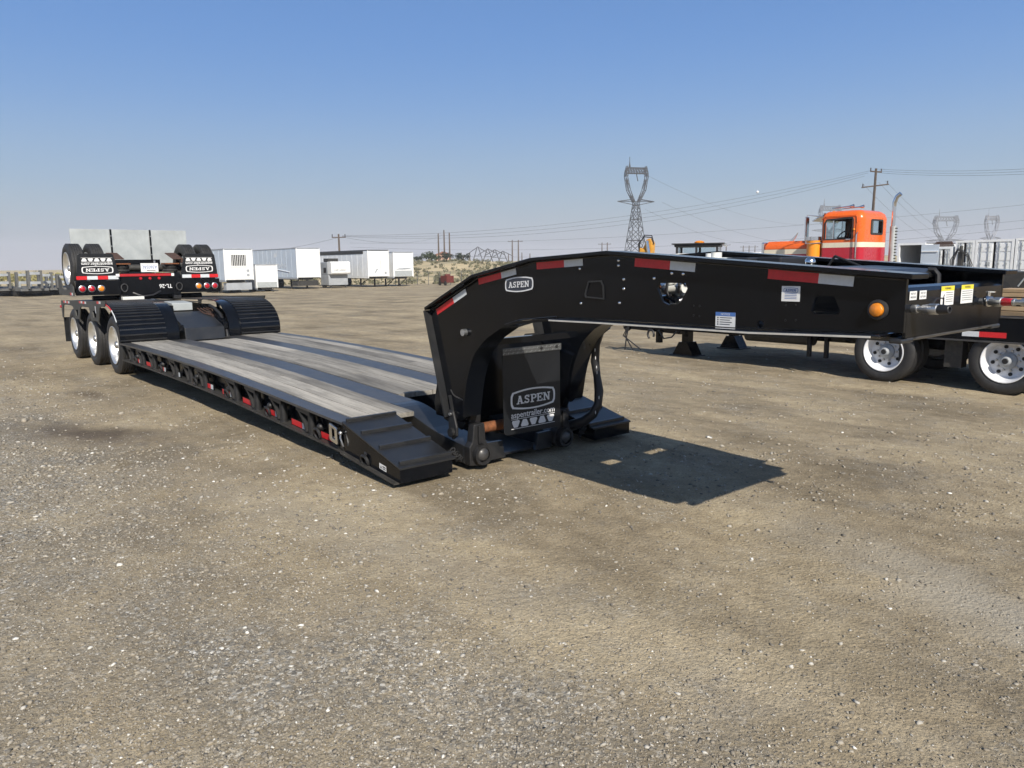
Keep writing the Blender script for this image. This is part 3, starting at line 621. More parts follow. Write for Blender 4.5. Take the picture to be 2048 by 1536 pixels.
# ---- gooseneck
WEB = [(-.535, 1.305), (.12, 1.575), (.79, 1.692), (1.50, 1.726), (3.285, 1.592), (3.285, 1.345), (2.55, 1.322), (1.46, 1.318), (1.0, 1.312), (.62, 1.272), (.45, 1.228), (.28, 1.142), (.135, 1.02), (.057, .885), (-.005, .705), (-.05, .478), (-.10, .43), (-.272, .43)]
H_eng = [(1.873, 1.556), (1.863, 1.524), (1.905, 1.445), (1.948, 1.430), (2.019, 1.435), (2.040, 1.452), (2.083, 1.526), (2.067, 1.556)]
H_trap = [(2.865, 1.502), (2.855, 1.495), (2.835, 1.43), (2.852, 1.413), (2.975, 1.418), (2.985, 1.435), (2.955, 1.495), (2.946, 1.503)]
H_round = [(2.556+.020*math.cos(t), 1.347+.020*math.sin(t)) for t in np.linspace(0, 2*PI, 14)[:-1]]
for s in (0, 1):
    Q = (lambda y: y) if s == 0 else mir
    def yy(a, b): return tuple(sorted((Q(a), Q(b))))
    nk = B('gooseneck_web', MB().prism(WEB, *yy(.68, .70), holes=[H_eng, H_trap, H_round]), 'black_paint')
    B('neck_top_flange', MB().ribbon(WEB[:4]+[(3.33, 1.588)], *yy(.62, .80), .024), 'black_paint', nk, bev=0.004)
    B('neck_back_flange', MB().ribbon([(-.275, .44), (-.538, 1.304)], *yy(.62, .80), .018), 'black_deck_steel', nk)
    B('neck_under_flange', MB().ribbon([(3.22, 1.340), (2.55, 1.320), (1.46, 1.316), (1.0, 1.310)], *yy(.59, .80), .018), 'gloss_black', nk, bev=0.008)
    B('flange_glint', MB().ribbon([(3.18, 1.331), (2.55, 1.3125), (1.46, 1.3085), (1.02, 1.303)], *yy(.583, .5895), .009), 'glint_edge', nk)  # added pale strip, paints the sun glint along the flange edge
    B('neck_arch_flange', MB().ribbon([(.998, 1.310), (.62, 1.270), (.45, 1.226), (.28, 1.140), (.21, 1.085), (.135, 1.018), (.09, .95), (.057, .883), (.02, .79), (-.005, .703), (-.05, .476)], *yy(.62, .80), .02), 'black_paint', nk, smooth=True)
    B('neck_leg', MB().prism([(-.47, 1.0), (-.60, .50), (-.575, .40), (-.27, .39), (-.10, .40), (-.06, .5), (-.02, .72), (.03, .88)], *yy(.735, .80)), 'black_paint', nk, bev=0.006)
    B('leg_plate', MB().prism([(-.44, 1.05), (-.58, .50), (-.56, .36), (-.30, .30), (-.24, .36), (-.22, .62)], *yy(.80, .96)), 'black_deck_steel', nk, bev=0.006)
    B('leg_link', MB().prism([(-.27, .50), (-.215, .49), (-.17, .36), (-.17, .29), (-.23, .25), (-.28, .29), (-.285, .38)], *yy(.655, .679)), 'cast_iron', nk, bev=0.008)
    B('link_bolt', MB().cyl((-.225, Q(.654), .315), (-.225, Q(.63), .315), .038, 16), 'cast_iron', nk, smooth=True)
    B('link_bolt', MB().cyl((-.243, Q(.654), .465), (-.243, Q(.64), .465), .014, 8), 'zinc', nk)
    B('edge_stiffener', MB().ribbon([(-.215, .44), (-.235, .60), (-.20, .645), (-.10, .60)][:1]+[(-.26, .62)], *yy(.66, .679), .02), 'black_deck_steel', nk)
    B('neck_seam', MB().ribbon([(-.268, .66), (-.235, .625), (-.205, .612), (-.06, .588)], *yy(.672, .679), .008), 'worn_steel', nk)
    B('recessed_panel', MB().prism([(1.302, 1.562), (1.268, 1.475), (1.275, 1.455), (1.442, 1.446), (1.438, 1.53), (1.416, 1.568)], *yy(.672, .6795), holes=[[(1.308, 1.552), (1.28, 1.475), (1.285, 1.463), (1.432, 1.455), (1.428, 1.53), (1.410, 1.558)]]), 'black_deck_steel', nk)
    if s == 0: NK = nk
    for pth in (WEB[:4]+[(3.28, 1.590)], [(1.0, 1.322), (.62, 1.282), (.45, 1.238), (.28, 1.152), (.135, 1.03), (.067, .89), (.005, .71)]):
        B('weld_bead', MB().tube([(x, Q(.679), z-.004) for x, z in pth], .0055, 6), 'black_deck_steel', nk, smooth=True)
    B('lower_knob', MB().cyl((-.045, Q(.679), 1.147), (-.045, Q(.645), 1.147), .028, 12), 'zinc', nk, smooth=True)
    for bxz in [(1.557, 1.690), (1.557, 1.659), (1.601, 1.574), (1.602, 1.516), (1.568, 1.428), (1.84, 1.582), (1.97, 1.612), (2.051, 1.608), (1.22, 1.640), (1.231, 1.415)]:
        B('bolt_head', MB().ball((bxz[0], Q(.678), bxz[1]), .0105, 8, (1, .6, 1)), 'chrome', nk, smooth=True)
    for bxz in [(2.13, 1.43), (2.17, 1.43), (2.13, 1.375), (2.17, 1.373), (2.70, 1.452), (2.755, 1.455), (2.70, 1.375), (2.757, 1.378)]:
        B('bolt_hole', MB().cyl((bxz[0], Q(.679), bxz[1]), (bxz[0], Q(.6785), bxz[1]), .006, 8), 'interior_dark', nk)
# tape and stickers on the near web
def seg_tape(a, b, sp, h_):
    U = Vector((b[0]-a[0], 0, b[1]-a[1])); tape(NK, frame((a[0], .6785, a[1]), U, Vector((-U.z, 0, U.x))), U.length, h_, sp*U.length)
seg_tape((-.43, 1.268), (-.018, 1.446), .58, .048); seg_tape((.137, 1.522), (.582, 1.602), .62, .047); seg_tape((.800, 1.636), (1.250, 1.660), .61, .050)
seg_tape((1.688, 1.652), (2.133, 1.619), .60, .051); seg_tape((2.590, 1.585), (3.043, 1.551), .61, .051)
emblem(NK, frame((.609, .678, 1.531), (1, 0, .06), (0, 0, 1)), .305, .082, 'print_silver', 'ink', .001)
def sheet(parent, o, u, w_, h_, m='sticker_white'):
    fr = frame(o, u, (0, 0, 1)); return B('sticker', MB().flat([(0, 0), (w_, 0), (w_, h_), (0, h_)], fr, .0015), m, parent), fr
st, fr = sheet(NK, (2.673, .679, 1.472), (1, 0, 0), .102, .077)
mb = MB(); O = fr[0]; f2 = (O+fr[1]*.051+fr[2]*.056, fr[1], fr[2], fr[3]); mb.ring(emblem_outline(.078, .021, .003), emblem_outline(.074, .017, .003), f2, .0022); slab_word(mb, f2, .0135, .062, .0024)
for i in range(4): mb.flat([(.018, .037-i*.008), (.084, .037-i*.008), (.084, .0395-i*.008), (.018, .0395-i*.008)], fr, .0022)
B('sticker_print', mb, 'ink_blue', st)
st, fr = sheet(NK, (2.279, .679, 1.3225), (1, 0, 0), .127, .079)
B('sticker_band', MB().flat([(0, .058), (.127, .058), (.127, .079), (0, .079)], fr, .0022), 'sticker_blue', st)
lettering('sticker_lettering', 'NOTICE', (fr[0]+fr[1]*.0635+fr[2]*.068, fr[1], fr[2], fr[3]), .016, 'sticker_white', st, off=.003)
mb = MB()
for i in range(4):
    z = .047-i*.012; mb.flat([(.028, z), (.105-.012*(i % 2), z), (.105-.012*(i % 2), z+.004), (.028, z+.004)], fr, .0022); mb.flat([(.012, z-.002), (.02, z-.002), (.02, z+.005), (.012, z+.005)], fr, .0022)
B('sticker_print', mb, 'ink', st)
am = B('side_marker_light', MB().lathe([(0, .035), (.020, .034), (.031, .026), (.034, .0)], (3.167, .679, 1.447), (0, -1, 0), 24), 'lens_amber', NK, smooth=True)
B('marker_grommet', MB().lathe([(.034, .0), (.035, .016), (.046, .012), (.048, .0)], (3.167, .679, 1.447), (0, -1, 0), 24), 'rubber', NK, smooth=True)
# works inside the neck: pump engine behind the opening, tank and boxes between the webs
en = B('pump_engine', MB().box(1.50, 1.95, 1.12, 1.45, 1.36, 1.60), 'zinc', bev=0.02)
pieces = [(1.885, 1.535, .020, 'chrome'), (1.925, 1.475, .030, 'tank_plastic'), (1.985, 1.535, .024, 'chrome'), (2.035, 1.50, .028, 'tank_plastic'), (1.945, 1.435, .022, 'chrome'), (2.005, 1.445, .026, 'zinc'), (2.065, 1.55, .020, 'chrome'), (1.90, 1.505, .016, 'zinc'), (2.07, 1.46, .022, 'chrome'), (1.955, 1.56, .018, 'tank_plastic')]
for i, (a, z, r_, m_) in enumerate(pieces):
    B('engine_fitting', MB().lathe([(0, 0), (r_*.7, 0), (r_, .02), (r_, .06), (r_*1.25, .065), (r_*1.25, .09), (r_*.8, .10), (r_*.8, .18)], (a-.215, .94+.015*(i % 3), z-.01), (.15*((i % 3)-1), 1, .1*((i % 2)-.5)), 12), m_, en, smooth=True)
B('engine_fitting', MB().cyl((1.715, .955, 1.50), (1.855, .95, 1.515), .028, 14), 'tank_plastic', en, smooth=True); B('engine_fitting', MB().cyl((1.685, .96, 1.455), (1.775, .945, 1.475), .016, 12), 'chrome', en, smooth=True)
B('engine_hose', MB().tube([(1.740, .93, 1.565), (1.743, .92, 1.50), (1.755, .92, 1.46), (1.805, .93, 1.432)], .009, 8), 'plastic_black', en, smooth=True); B('engine_hose', MB().tube([(1.825, .93, 1.56), (1.840, .92, 1.53), (1.830, .93, 1.49)], .009, 8), 'plastic_black', en, smooth=True)
B('engine_hose', MB().tube([(1.665, .93, 1.53), (1.685, .915, 1.49), (1.715, .92, 1.45), (1.755, .93, 1.437)], .007, 8), 'rust', en, smooth=True)
B('engine_tray', MB().prism([(1.25, .705), (3.2, .705), (3.2, 1.885), (1.25, 1.885)], 1.325, 1.345, 'z', holes=[[(2.07, 1.03), (2.20, 1.03), (2.20, 1.19), (2.07, 1.19)], [(2.10, 1.55), (2.21, 1.55), (2.21, 1.87), (2.10, 1.87)], [(1.40, 1.60), (1.43, 1.60), (1.43, 1.86), (1.40, 1.86)], [(2.55, 1.70), (2.60, 1.70), (2.60, 1.74), (2.55, 1.74)]]), 'black_deck_steel')
B('oil_tank', MB().prism([(1.46, 1.56), (1.50, 1.68), (1.62, 1.705), (1.84, 1.70), (1.86, 1.56)], 1.25, 1.60), 'tank_plastic', bev=0.02)
B('tank_cap', MB().cyl((1.80, 1.35, 1.695), (1.80, 1.35, 1.735), .035, 16), 'tank_plastic', smooth=True); B('tank_cap', MB().cyl((1.70, 1.42, 1.70), (1.70, 1.42, 1.73), .028, 12), 'tank_plastic', smooth=True)
bb = B('battery_box', MB().box(1.90, 2.07, 1.30, 1.70, 1.56, 1.70), 'plastic_black', bev=0.012)
inst(bb, LB, (.19, .05, 0))
B('filter_bowl', MB().ball((2.45, 1.35, 1.665), .032, 14), 'chrome', smooth=True)
B('prop_arm', MB().tube([(2.47, 1.60, 1.70), (2.64, 1.60, 1.635)], .008, 8), 'cast_iron', smooth=True); B('prop_arm', MB().tube([(2.47, 1.60, 1.70), (2.43, 1.60, 1.64)], .008, 8), 'cast_iron', smooth=True)
B('neck_cover', MB().prism([(2.62, 1.628), (2.66, 1.643), (2.95, 1.625), (2.99, 1.60), (2.99, 1.575), (2.62, 1.60)], .84, 1.74), 'black_deck_steel', bev=0.006)
B('cover_pipe', MB().tube([(2.97, 1.70, 1.615), (3.0, 1.705, 1.615), (3.02, 1.71, 1.59), (3.025, 1.71, 1.48)], .016, 8), 'cast_iron', smooth=True)
B('neck_floor', MB().prism([(.85, 1.32), (1.15, 1.345), (1.15, 1.325), (.85, 1.30)], .81, 1.78), 'black_paint')
B('neck_back_plate', MB().box(-.40, -.38, .81, 1.78, .36, 1.02), 'black_paint')
B('neck_cross_tube', MB().box(.03, .09, .81, 1.78, 1.04, 1.09), 'black_paint')
bo = B('front_bolster', MB().prism([(3.285, 1.318), (3.285, 1.53), (3.270, 1.548), (3.235, 1.558), (3.225, 1.548), (3.262, 1.53), (3.270, 1.51), (3.270, 1.318)], .701, 1.889), 'black_paint', bev=0.003)
B('bolster_foot', MB().prism([(3.10, 1.30), (3.10, 1.318), (3.2865, 1.318), (3.2865, 1.31), (3.26, 1.298)], .72, 1.87), 'worn_steel', bo)
for yo in (.69, 1.81):
    B('corner_block', MB().box(3.23, 3.288, yo-.03, yo+.10, 1.296, 1.316), 'black_deck_steel', bo, bev=0.006)
def xsheet(y0, z0, w_, h_, m='sticker_white'):
    fr = frame((3.286, y0, z0), (0, 1, 0), (0, 0, 1)); return B('sticker', MB().flat([(0, 0), (w_, 0), (w_, h_), (0, h_)], fr, .0015), m, bo), fr
for y0, t1, t2 in ((.715, 'WET KIT', 'PRESSURE'), (.82, 'WET KIT', 'RETURN')):
    st, fr = xsheet(y0, 1.492, .076, .040)
    for k_, t_ in ((.028, t1), (.012, t2)): lettering('sticker_lettering', t_, (fr[0]+fr[1]*.038+fr[2]*k_, fr[1], fr[2], fr[3]), .012, 'ink', bo, off=.0025, width=.055)
for y0 in (1.064, 1.312):
    st, fr = xsheet(y0, 1.452, .158, .093)
    B('sticker_band', MB().flat([(0, .070), (.158, .070), (.158, .093), (0, .093)], fr, .0022), 'sticker_yellow', bo)
    lettering('sticker_lettering', 'WARNING', (fr[0]+fr[1]*.079+fr[2]*.0815, fr[1], fr[2], fr[3]), .016, 'ink', bo, off=.003, width=.075)
    mb = MB()
    for i in range(5): mb.flat([(.06 if y0 < 1.2 else .015, .06-i*.011), (.145, .06-i*.011), (.145, .0625-i*.011), (.06 if y0 < 1.2 else .015, .0625-i*.011)], fr, .0022)
    if y0 < 1.2: mb.flat([(.02, .03), (.03, .028), (.045, .05), (.038, .055), (.028, .04)], fr, .0022)
    B('sticker_print', mb, 'ink', bo)
# hydraulic quick couplers reaching out of the bolster
def coupler(y, z, k):
    c = B('quick_coupler', MB().lathe([(r_*.62, h_*.5) for r_, h_ in [(.0, 0), (.030, 0), (.030, .05), (.022, .055), (.022, .09), (.030, .095), (.034, .14), (.040, .16), (.040, .23), (.034, .235), (.0, .235)]], (3.287, y, z), (1, -.12*k, .02), 24), 'zinc', bo, smooth=True)
    B('coupler_cap', MB().lathe([(r_*.62, h_*.5) for r_, h_ in [(.0, .2355), (.033, .2355), (.036, .25), (.030, .33), (.026, .335), (.018, .335), (.016, .30), (.0, .30)]], (3.287, y, z), (1, -.12*k, .02), 24), 'plastic_black' if k == 1 else 'lens_red', bo, smooth=True)
    return c
coupler(.755, 1.452, 1); coupler(1.58, 1.452, 2)
B('cap_strap', MB().tube([(3.37, .75, 1.472), (3.375, .79, 1.50), (3.385, .84, 1.50), (3.40, .80, 1.47)], .004, 6), 'plastic_black', bo, smooth=True)
B('ball_valve', MB().ball((3.325, 1.58, 1.455), .030, 14).cyl((3.325, 1.58, 1.48), (3.325, 1.58, 1.505), .010, 10).box(3.31, 3.355, 1.573, 1.589, 1.500, 1.507), 'chrome', bo, smooth=True)
B('coupler_stem', MB().lathe([(r_*.62, h_*.5) for r_, h_ in [(.03, .34), (.03, .36), (.022, .365), (.022, .42), (.032, .425), (.032, .47), (0, .47)]], (3.287, 1.58, 1.452), (1, -.24, .02), 20), 'zinc', bo, smooth=True)
# mud flap hung in the arch
FX = .055
fl = B('mud_flap', MB().prism([(.975, .31), (.985, .29), (1.01, .277), (1.585, .268), (1.605, .28), (1.612, .30), (1.608, .985), (.968, .985)], FX-.008, FX, 'x'), 'rubber_flap', bev=0.003)
B('flap_hanger', MB().box(FX+.0005, FX+.012, .962, 1.612, .945, 1.0), 'tread_plate', fl, bev=0.002)
q = MB(); 
for y in (1.38, 1.555): q.cyl((FX+.012, y, .975), (FX+.018, y, .975), .014, 10)
tag(B('hanger_bolts', q, 'cast_iron', fl), None, None, kind='stuff')
dm = MB()
for i in range(26):
    y = .972+i*.0245
    for j in range(2): zc = .9585+j*.027; dm.prism([(y-.008, zc-.005+.01*((i+j) % 2)), (y-.006, zc-.008+.01*((i+j) % 2)), (y+.008, zc+.005-.01*((i+j) % 2)), (y+.006, zc+.008-.01*((i+j) % 2))], FX+.012, FX+.0135, 'x')
B('tread_lugs', dm, 'zinc', fl)
flap_print(fl, frame((FX, 1.297, .560), (0, 1, 0.0), (0, 0, 1)), .49, 'print_silver', .135, -.125, -.160, -.240)
# sleeved air and light lines looping down to the deck
HP = [tuple(onY(a, b_, 2.0+c)) for a, b_, c in ((1212, 650, 0), (1199, 662, 0), (1192, 690, .02), (1190, 722, .03), (1194, 752, .03), (1198, 782, .02), (1196, 808, 0), (1186, 828, -.03), (1168, 842, -.06), (1146, 850, -.10), (1128, 853, -.12))]
hs_ = B('sleeved_hose', MB().tube(HP, [.050, .046, .036, .040, .034, .042, .037, .044, .046, .05, .05], 12), 'plastic_black', smooth=True)
for i, (a, b_) in enumerate(((1189, 700), (1190, 716), (1192, 735), (1193, 745), (1197, 795), (1190, 825), (1186, 831), (1181, 837))):
    q = onY(a+1, b_, 1.955); B('hose_marking', MB().ball(tuple(q), .007, 6, (.8, .5, 2.4)), 'print_white', hs_)

# ---- bogie: frame, fenders, wheels
AX = [-8.60, -10.10, -11.62]
for s in (0, 1):
    Q = (lambda y: y) if s == 0 else mir
    def yy(a, b): return tuple(sorted((Q(a), Q(b))))
    prof = [(-8.115, .538), (-8.105, .66), (-8.13, .76), (-8.20, .86), (-8.31, .955), (-8.45, 1.03), (-8.62, 1.085), (-8.80, 1.115), (-9.1, 1.118)]
    fe = B('fender', MB().ribbon(prof, *yy(.0, .70), .012), 'black_paint', smooth=False)
    B('fender_inner_band', MB().ribbon([(x-.012 if z < 1 else x, z-.004) for x, z in prof], *yy(.7005, .89), .010), 'black_paint', fe, smooth=True)
    # pressed ribs across the tread of the fender
    P = [Vector(p) for p in prof]; acc = [0]
    for a, b in zip(P, P[1:]): acc.append(acc[-1]+(b-a).length)
    for L in np.arange(.03, acc[-1]-.02, .083):
        i = max(k for k in range(len(acc)-1) if acc[k] <= L); t = (L-acc[i])/(acc[i+1]-acc[i]); p = P[i].lerp(P[i+1], t); d = (P[i+1]-P[i]).normalized(); nn = Vector((d.y, -d.x))
        p = p - nn*0.0
        a = p-d*.012; b = p+d*.012
        B('fender_rib', MB().prism([tuple(a+nn*.0005), tuple(b+nn*.0005), tuple(b-d*.004+nn*.014), tuple(a+d*.004+nn*.014)], *yy(.01, .69)), 'black_deck_steel', fe)
    B('fender_bracket', MB().box(-8.19, -8.14, *yy(.90, .97), .66, .76), 'black_paint', fe, bev=0.006)
    top = MB().prism([(-9.10, 1.112), (-9.10, 1.124), (-12.42, 1.068), (-12.42, 1.056)], *yy(.0, .90)); B('wheel_cover_plate', top, 'dusty_black')
    sk = [(-8.77, 1.118), (-8.73, 1.165), (-12.44, 1.072), (-12.44, .74), (-12.36, .74), (-12.24, .98), (-12.10, 1.0), (-11.45, 1.005), (-11.32, .985), (-11.24, .765), (-10.86, .775), (-10.70, .99), (-10.60, 1.015), (-9.98, 1.02), (-9.97, 1.01), (-9.885, .795), (-9.34, .815), (-9.20, 1.03), (-9.12, 1.06), (-8.86, 1.068)]
    h1 = [(-9.76, .97), (-9.70, .86), (-9.50, .865), (-9.46, .98)]; h2 = [(-11.16, .94), (-11.12, .83), (-10.95, .835), (-10.90, .945)]
    sp_ = B('side_skirt', MB().prism(sk, *yy(-.022, -.004), holes=[h1, h2]), 'mask_grey')
    if s == 0:
        for (xa, w1) in ((-9.35, .42), (-10.75, .60), (-12.2, .62)):
            z = 1.118+(xa+8.73)*.0245; n_ = 1 if xa > -10 else 2
            for k in range(n_): tape(sp_, frame((xa+k*.31-(.0), -.0225, z), (1, 0, .024), (0, 0, 1)), .29, .042, .15)
        B('marker_lamp', MB().ball((-12.52, .0, .95), .05, 10, (1.2, .8, .7)), 'lens_red', sp_, smooth=True)
        fp = [Vector(p) for p in prof]
        rb = MB(); wb = MB()
        rb.ribbon([(x+.002, z) for x, z in prof[5:8]], -.012, -.002, .02); wb.ribbon([(x+.002, z) for x, z in prof[3:6]], -.012, -.002, .02)
        B('reflective_tape', rb, 'tape_red', fe); B('reflective_tape', wb, 'tape_white', fe)
        B('conspicuity_strip', MB().flat([(0, 0), (.07, 0), (.06, -.12), (.02, -.12)], frame((-9.52, -.0225, 1.06), (1, 0, 0), (0, 0, 1)), .001), 'tape_white', sp_)
    for ax in AX:
        wheel(LB, ax, Q(0.0), .465, side=-1 if s == 0 else 1)
        wheel(LB, ax, Q(.33), .465, side=-1 if s == 0 else 1, detail=False)
    B('rear_mud_flap', MB().box(-12.47, -12.45, *yy(.0, .62), .26, .74), 'rubber_flap')
    B('frame_rail', MB().box(-12.4, -8.9, *yy(.93, 1.05), .70, 1.045), 'black_paint')
for ax in AX: B('axle_tube', MB().cyl((ax, .3, .465), (ax, 2*CY-.3, .465), .065, 16), 'dusty_black', smooth=True)
B('slope_plate', MB().prism([(-8.10, .50), (-8.14, .70), (-8.85, .93), (-8.95, .93), (-8.95, .50)], .98, 1.62), 'black_deck_steel', bev=0.006)
B('slope_shelf', MB().prism([(-8.25, .72), (-8.25, .80), (-8.95, 1.0), (-8.95, .72)], 1.625, 1.70), 'black_paint')
B('hose_bundle', MB().tube([(-8.9, 1.66, 1.02), (-8.7, 1.67, .98), (-8.45, 1.685, .88), (-8.28, 1.68, .74), (-8.16, 1.67, .60), (-8.11, 1.66, .50)], .028, 10), 'cast_iron', smooth=True)
q = MB()
for k in range(4): q.tube([(-8.9, 1.45+.05*k, .98), (-8.75, 1.50+.05*k, .90+.02*k), (-8.55, 1.60, .86-.03*k)], .009, 6)
B('air_lines', q, 'dark_rust', smooth=True)
B('rear_deck_plate', MB().prism([(-9.4, 1.062), (-9.4, 1.074), (-12.4, 1.035), (-12.4, 1.02)], .905, 1.685), 'dusty_black')
B('tool_wedge', MB().prism([(-9.0, 1.076), (-9.0, .95), (-9.45, .95), (-9.45, 1.10)], 1.06, 1.40), 'galvanised', bev=0.006)
B('pale_pipe', MB().box(-11.2, -10.9, .74, 1.12, 1.09, 1.15), 'tank_plastic', bev=0.01)  # plain box standing for a pale pipe under the light bar

# ---- flip axle, folded forward on top of the bogie, so that its tail faces the front, upside down
for s in (0, 1):
    Q = (lambda y: y) if s == 0 else mir
    def yy(a, b): return tuple(sorted((Q(a), Q(b))))
    lbx = B('light_bar', MB().box(-11.10, -11.0, *yy(.0, .76), 1.195, 1.46), 'black_paint', bev=0.008)
    for k, (y, m_) in enumerate(((.10, 'lens_red'), (.255, 'lens_red'), (.415, 'lens_amber'))):
        yv = Q(y)
        B('tail_light', MB().lathe([(0, .026), (.03, .024), (.046, .016), (.05, 0)], (-10.9995, yv, 1.315), (1, 0, 0), 20), m_, lbx, smooth=True)
        B('light_rim', MB().lathe([(.05, 0), (.052, .014), (.062, .010), (.064, 0)], (-10.9995, yv, 1.315), (1, 0, 0), 20), 'zinc', lbx, smooth=True)
    B('tow_ring', MB().tube([(-10.96, Q(.80)+.055*math.cos(t), 1.33+.085*math.sin(t)*(1.0 if math.sin(t) < 0 else .7)) for t in np.linspace(0, 2*PI, 14)], .011, 6, False), 'worn_steel', lbx, smooth=True)
    mf = B('tail_mud_flap', MB().prism([(Q(.03), 1.47), (Q(.75), 1.47), (Q(.735), 1.60), (Q(.66), 1.93), (Q(.63), 1.955), (Q(.10), 1.955), (Q(.07), 1.93), (Q(.035), 1.62)], -11.005, -10.995, 'x'), 'rubber_flap', bev=0.003)
    cyf = Q(.38) if s == 0 else Q(.38)
    flap_print(mf, frame((-10.994, cyf, 1.655), (0, -1, 0), (0, 0, -1)), .52, 'print_white', .11, -.110, -.150, -.225)
    cols = ('tape_red', 'tape_white', 'tape_red', 'tape_white') if s == 0 else ('tape_white', 'tape_red', 'tape_white', 'tape_red')
    ya = min(Q(.02), Q(.72))
    for k in range(4): B('reflective_tape', MB().flat([(k*.175, 0), (k*.175+.174, 0), (k*.175+.174, .065), (k*.175, .065)], frame((-10.994, ya, 1.482), (0, 1, 0), (0, 0, 1)), .0005+.001*(k % 2)), cols[k], mf)
    wheel(LB, -11.62, Q(-.02), 1.685, side=-1 if s == 0 else 1)
    wheel(LB, -11.62, Q(.32), 1.685, side=-1 if s == 0 else 1, detail=False)
    B('flip_side_plate', MB().prism([(-11.0, 1.19), (-11.0, 1.36), (-11.18, 1.40), (-11.30, 1.30), (-11.95, 1.30), (-12.10, 1.46), (-12.34, 1.56), (-12.36, 1.19)], *yy(-.05, -.03)), 'mask_grey')
    if s == 0: tape(LB, frame((-11.30, -.0505, 1.20), (1, 0, 0), (0, 0, 1)), .26, .05, .13)
    B('air_spring', MB().lathe([(0, 0), (.13, 0), (.145, .03), (.12, .06), (.145, .10), (.145, .13), (.12, .15), (0, .15)], (-11.30, Q(.85), 1.60), (0, 0, 1), 20), 'rubber', smooth=True)
    B('spring_arm', MB().prism([(-11.05, 1.86), (-11.55, 1.98), (-11.55, 1.92), (-11.05, 1.76)], *yy(.66, .70)).prism([(-11.05, 1.86), (-11.55, 1.98), (-11.55, 1.965), (-11.05, 1.845)], *yy(.70, .86)), 'dark_rust', bev=0.004)
    B('spring_seat', MB().box(-11.42, -11.12, *yy(.72, .98), 1.752, 1.775), 'rust')
for yq in (.74, 1.69):
    B('flip_hinge_arm', MB().box(-12.35, -11.12, yq, yq+.16, 1.05, 1.31), 'black_paint', bev=0.006)
    B('flip_stop', MB().box(-11.11, -11.02, yq, yq+.14, 1.075, 1.19), 'cast_iron')
B('hinge_cross_tube', MB().cyl((-11.25, .30, 1.13), (-11.25, 2.29, 1.13), .05, 14), 'black_paint', smooth=True)
B('flip_crossbar', MB().box(-11.09, -10.99, .765, 1.825, 1.17, 1.59), 'black_paint', bev=0.006)
B('flip_axle_tube', MB().cyl((-11.62, .2, 1.685), (-11.62, 2.39, 1.685), .065, 16), 'dusty_black', smooth=True)
B('flip_frame', MB().box(-12.3, -11.10, .74, .86, 1.30, 1.58), 'black_paint'); B('flip_frame', MB().box(-12.3, -11.10, 1.73, 1.85, 1.30, 1.58), 'black_paint')
B('flip_beam', MB().box(-12.1, -11.9, .86, 1.73, 1.60, 1.85), 'black_paint'); B('flip_beam_pad', MB().box(-11.95, -11.7, .98, 1.5, 1.585, 1.70), 'galvanised')
B('red_reflector_bar', MB().box(-10.989, -10.976, .74, 1.66, 1.526, 1.575), 'red_bar', bev=0.005)
B('reflector_bar_end', MB().box(-10.989, -10.976, .675, .738, 1.526, 1.578), 'print_white', bev=0.004); B('reflector_bar_end', MB().box(-10.989, -10.976, 1.662, 1.715, 1.522, 1.574), 'print_white', bev=0.004)
for y in (1.105, 1.27, 1.435): B('marker_lamp', MB().lathe([(0, .016), (.022, .014), (.03, 0)], (-10.9895, y, 1.485), (1, 0, 0), 14), 'lens_red', smooth=True)
np_ = B('number_plate', MB().box(-10.985, -10.98, 1.12, 1.432, 1.607, 1.772), 'print_white')
lettering('plate_lettering', 'A3605AL', frame((-10.98, 1.276, 1.70), (0, -1, 0), (0, 0, -1)), .085, 'ink_blue', np_, width=.27, off=.001)
B('plate_print', MB().flat([(.02, .0), (.18, .0), (.18, .012), (.02, .012)], frame((-10.98, 1.20, 1.63), (0, 1, 0), (0, 0, 1)), .001), 'dark_rust', np_)
B('plate_bracket', MB().box(-11.0, -10.99, 1.36, 1.39, 1.575, 1.82), 'zinc')
lettering('unit_number', 'TL-26', frame((-10.988, 1.545, 1.335), (0, -1, 0), (0, 0, -1)), .105, 'print_white', LB, width=.235, off=.001, bold=.015)
B('rear_hoses', MB().tube([(-11.0, .95, 1.22), (-10.93, 1.1, 1.15), (-10.95, 1.3, 1.17), (-11.0, 1.45, 1.24)], .018, 8), 'plastic_black', smooth=True)
# upright tail panels
for a, b in ((.20, .905), (.935, 1.64), (1.67, 2.37)):
    B('tail_panel', MB().box(-12.21, -12.19, a, b, 1.80, 2.45), 'galvanised', bev=0.003)
for y in (.92, 1.655):
    ps = B('panel_post', MB().box(-12.225, -12.17, y-.014, y+.014, 1.70, 2.452), 'black_paint')
    for z in (1.95, 2.12, 2.32): B('panel_rivet', MB().ball((-12.168, y, z), .012, 6), 'zinc', ps)
B('panel_sill', MB().box(-12.24, -12.14, .30, 2.30, 1.76, 1.798), 'galvanised'); B('panel_beam', MB().box(-12.26, -12.12, .60, 2.0, 1.60, 1.755), 'black_paint')
